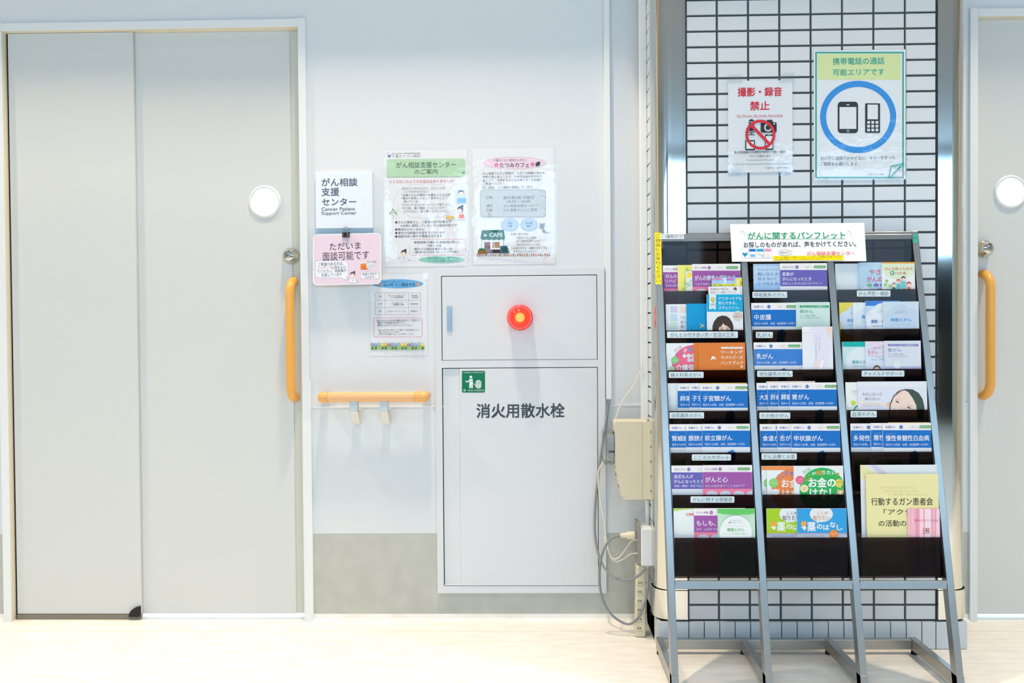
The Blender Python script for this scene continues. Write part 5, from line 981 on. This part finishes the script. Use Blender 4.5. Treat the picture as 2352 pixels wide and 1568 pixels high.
b = MB(); b.box(xw + 0.004, xw + 0.028, Y0 - 0.0006, Y0, z0 + 0.03, z0 + 0.07, WPLAS); b.build('cover_button', jo)
b = MB(); b.tube([(cx0 - 0.008, -0.12, z1 - 0.002), (cx0 - 0.008, -0.12, Z(1490, 1148, -0.12))], 0.007, WHITE, 14); b.build('conduit_pipe', jb)
ps = thing('power_strip', (cx0 - 0.02, -0.13, 0.0), 'long ivory power strip standing upright on the floor by the column', 'power strip')
xa, xb_ = X(1459, 1400, -0.16), X(1483, 1400, -0.16); zt = Z(1470, 1300, -0.16)
b = MB(); b.hexa([(xa, -0.165, 0.001), (xb_, -0.165, 0.001), (xb_, -0.12, 0.001), (xa, -0.12, 0.001), (xa + 0.006, -0.155, zt), (xb_ + 0.002, -0.155, zt), (xb_ + 0.002, -0.11, zt), (xa + 0.006, -0.11, zt)], IVORY); pso = b.build('strip_body', ps, bevel=0.005, seg=3)
b = MB()
for k in range(6):
    zc = 0.022 + k*0.030
    xk = xa + 0.006*zc/zt; yk = -0.165 + 0.010*zc/zt
    for i in range(2):
        x_ = xk + 0.006 + i*0.008; b.box(x_, x_ + 0.0012, yk - 0.0008, yk + 0.001, zc + 0.006, zc + 0.012, GAP); b.box(x_ + 0.003, x_ + 0.0042, yk - 0.0008, yk + 0.001, zc + 0.006, zc + 0.012, GAP)
    b.box(xk + 0.002, xb_ - 0.006, yk - 0.0006, yk + 0.001, zc - 0.001, zc, MATS['seam_line'])
b.build('socket_slot', pso)
def cable(name, label, pts, r, m, n=10, cat='cable', extra=None):
    P = spline([at(x, y, Y) for x, y, Y in pts], 8); b = MB(); b.tube(P, r, m, n)
    if extra:
        t = thing(name, P[0], label, cat); b.build('cord', t); extra(t); return t
    return props(b.build(name, None, loc=P[0]), label, cat)
def plug(t):
    a, c = at(1424, 1229, -0.15), at(1456, 1229, -0.145); d = (c - a)
    b = MB(); b.tube([a, a + d*0.12, a + d*0.2, a + d*0.45, a + d*0.55, c], [0.006, 0.0075, 0.0085, 0.0085, 0.0125, 0.0135], IVORY, 16); b.build('plug', t)
cable('power_cable', 'thick grey cable with ivory plug looping down to the floor', [(1424, 1230, -0.15), (1405, 1236, -0.155), (1390, 1255, -0.15), (1379, 1290, -0.145), (1377, 1335, -0.14), (1384, 1375, -0.14), (1402, 1408, -0.145), (1428, 1428, -0.15), (1448, 1432, -0.155), (1468, 1415, -0.175), (1482, 1380, -0.19), (1488, 1345, -0.195), (1488, 1306, -0.19)], 0.0042, GREYC, 12, extra=plug)
cable('power_cable', 'grey cable hanging from the white conduit beside the cabinet', [(1398, 917, -0.012), (1396, 940, -0.018), (1391, 975, -0.024), (1384, 1020, -0.03), (1375, 1085, -0.036), (1368, 1150, -0.04), (1366, 1215, -0.046), (1372, 1262, -0.06), (1384, 1296, -0.085), (1402, 1318, -0.11), (1425, 1331, -0.14), (1450, 1330, -0.17), (1470, 1318, -0.185), (1482, 1304, -0.188)], 0.0042, GREYC, 12)
def twin(t):
    b = MB(); b.tube(spline([at(x, y, Y) for x, y, Y in ((1389, 1232, -0.12), (1396, 1262, -0.125), (1406, 1281, -0.13), (1420, 1281, -0.135), (1436, 1262, -0.14), (1450, 1243, -0.145), (1463, 1239, -0.15))], 8), 0.0022, WHITEC, 8); b.build('cord', t)
cable('lamp_cable', 'thin cream twin cord drooping from the clear cover to the wall box', [(1391, 1055, -0.10), (1377, 1075, -0.10), (1374, 1105, -0.105), (1379, 1150, -0.11), (1388, 1200, -0.118), (1394, 1245, -0.122), (1402, 1277, -0.128), (1415, 1289, -0.132), (1432, 1283, -0.138), (1448, 1272, -0.145), (1464, 1270, -0.15)], 0.0022, WHITEC, 8, extra=twin)
cable('lamp_cable', 'thin cream cord arching from the conduit to the outlet box', [(1476, 838, -0.105), (1468, 858, -0.104), (1456, 884, -0.10), (1440, 906, -0.098), (1426, 930, -0.096), (1416, 955, -0.094), (1411, 985, -0.1)], 0.0021, WHITEC, 8)
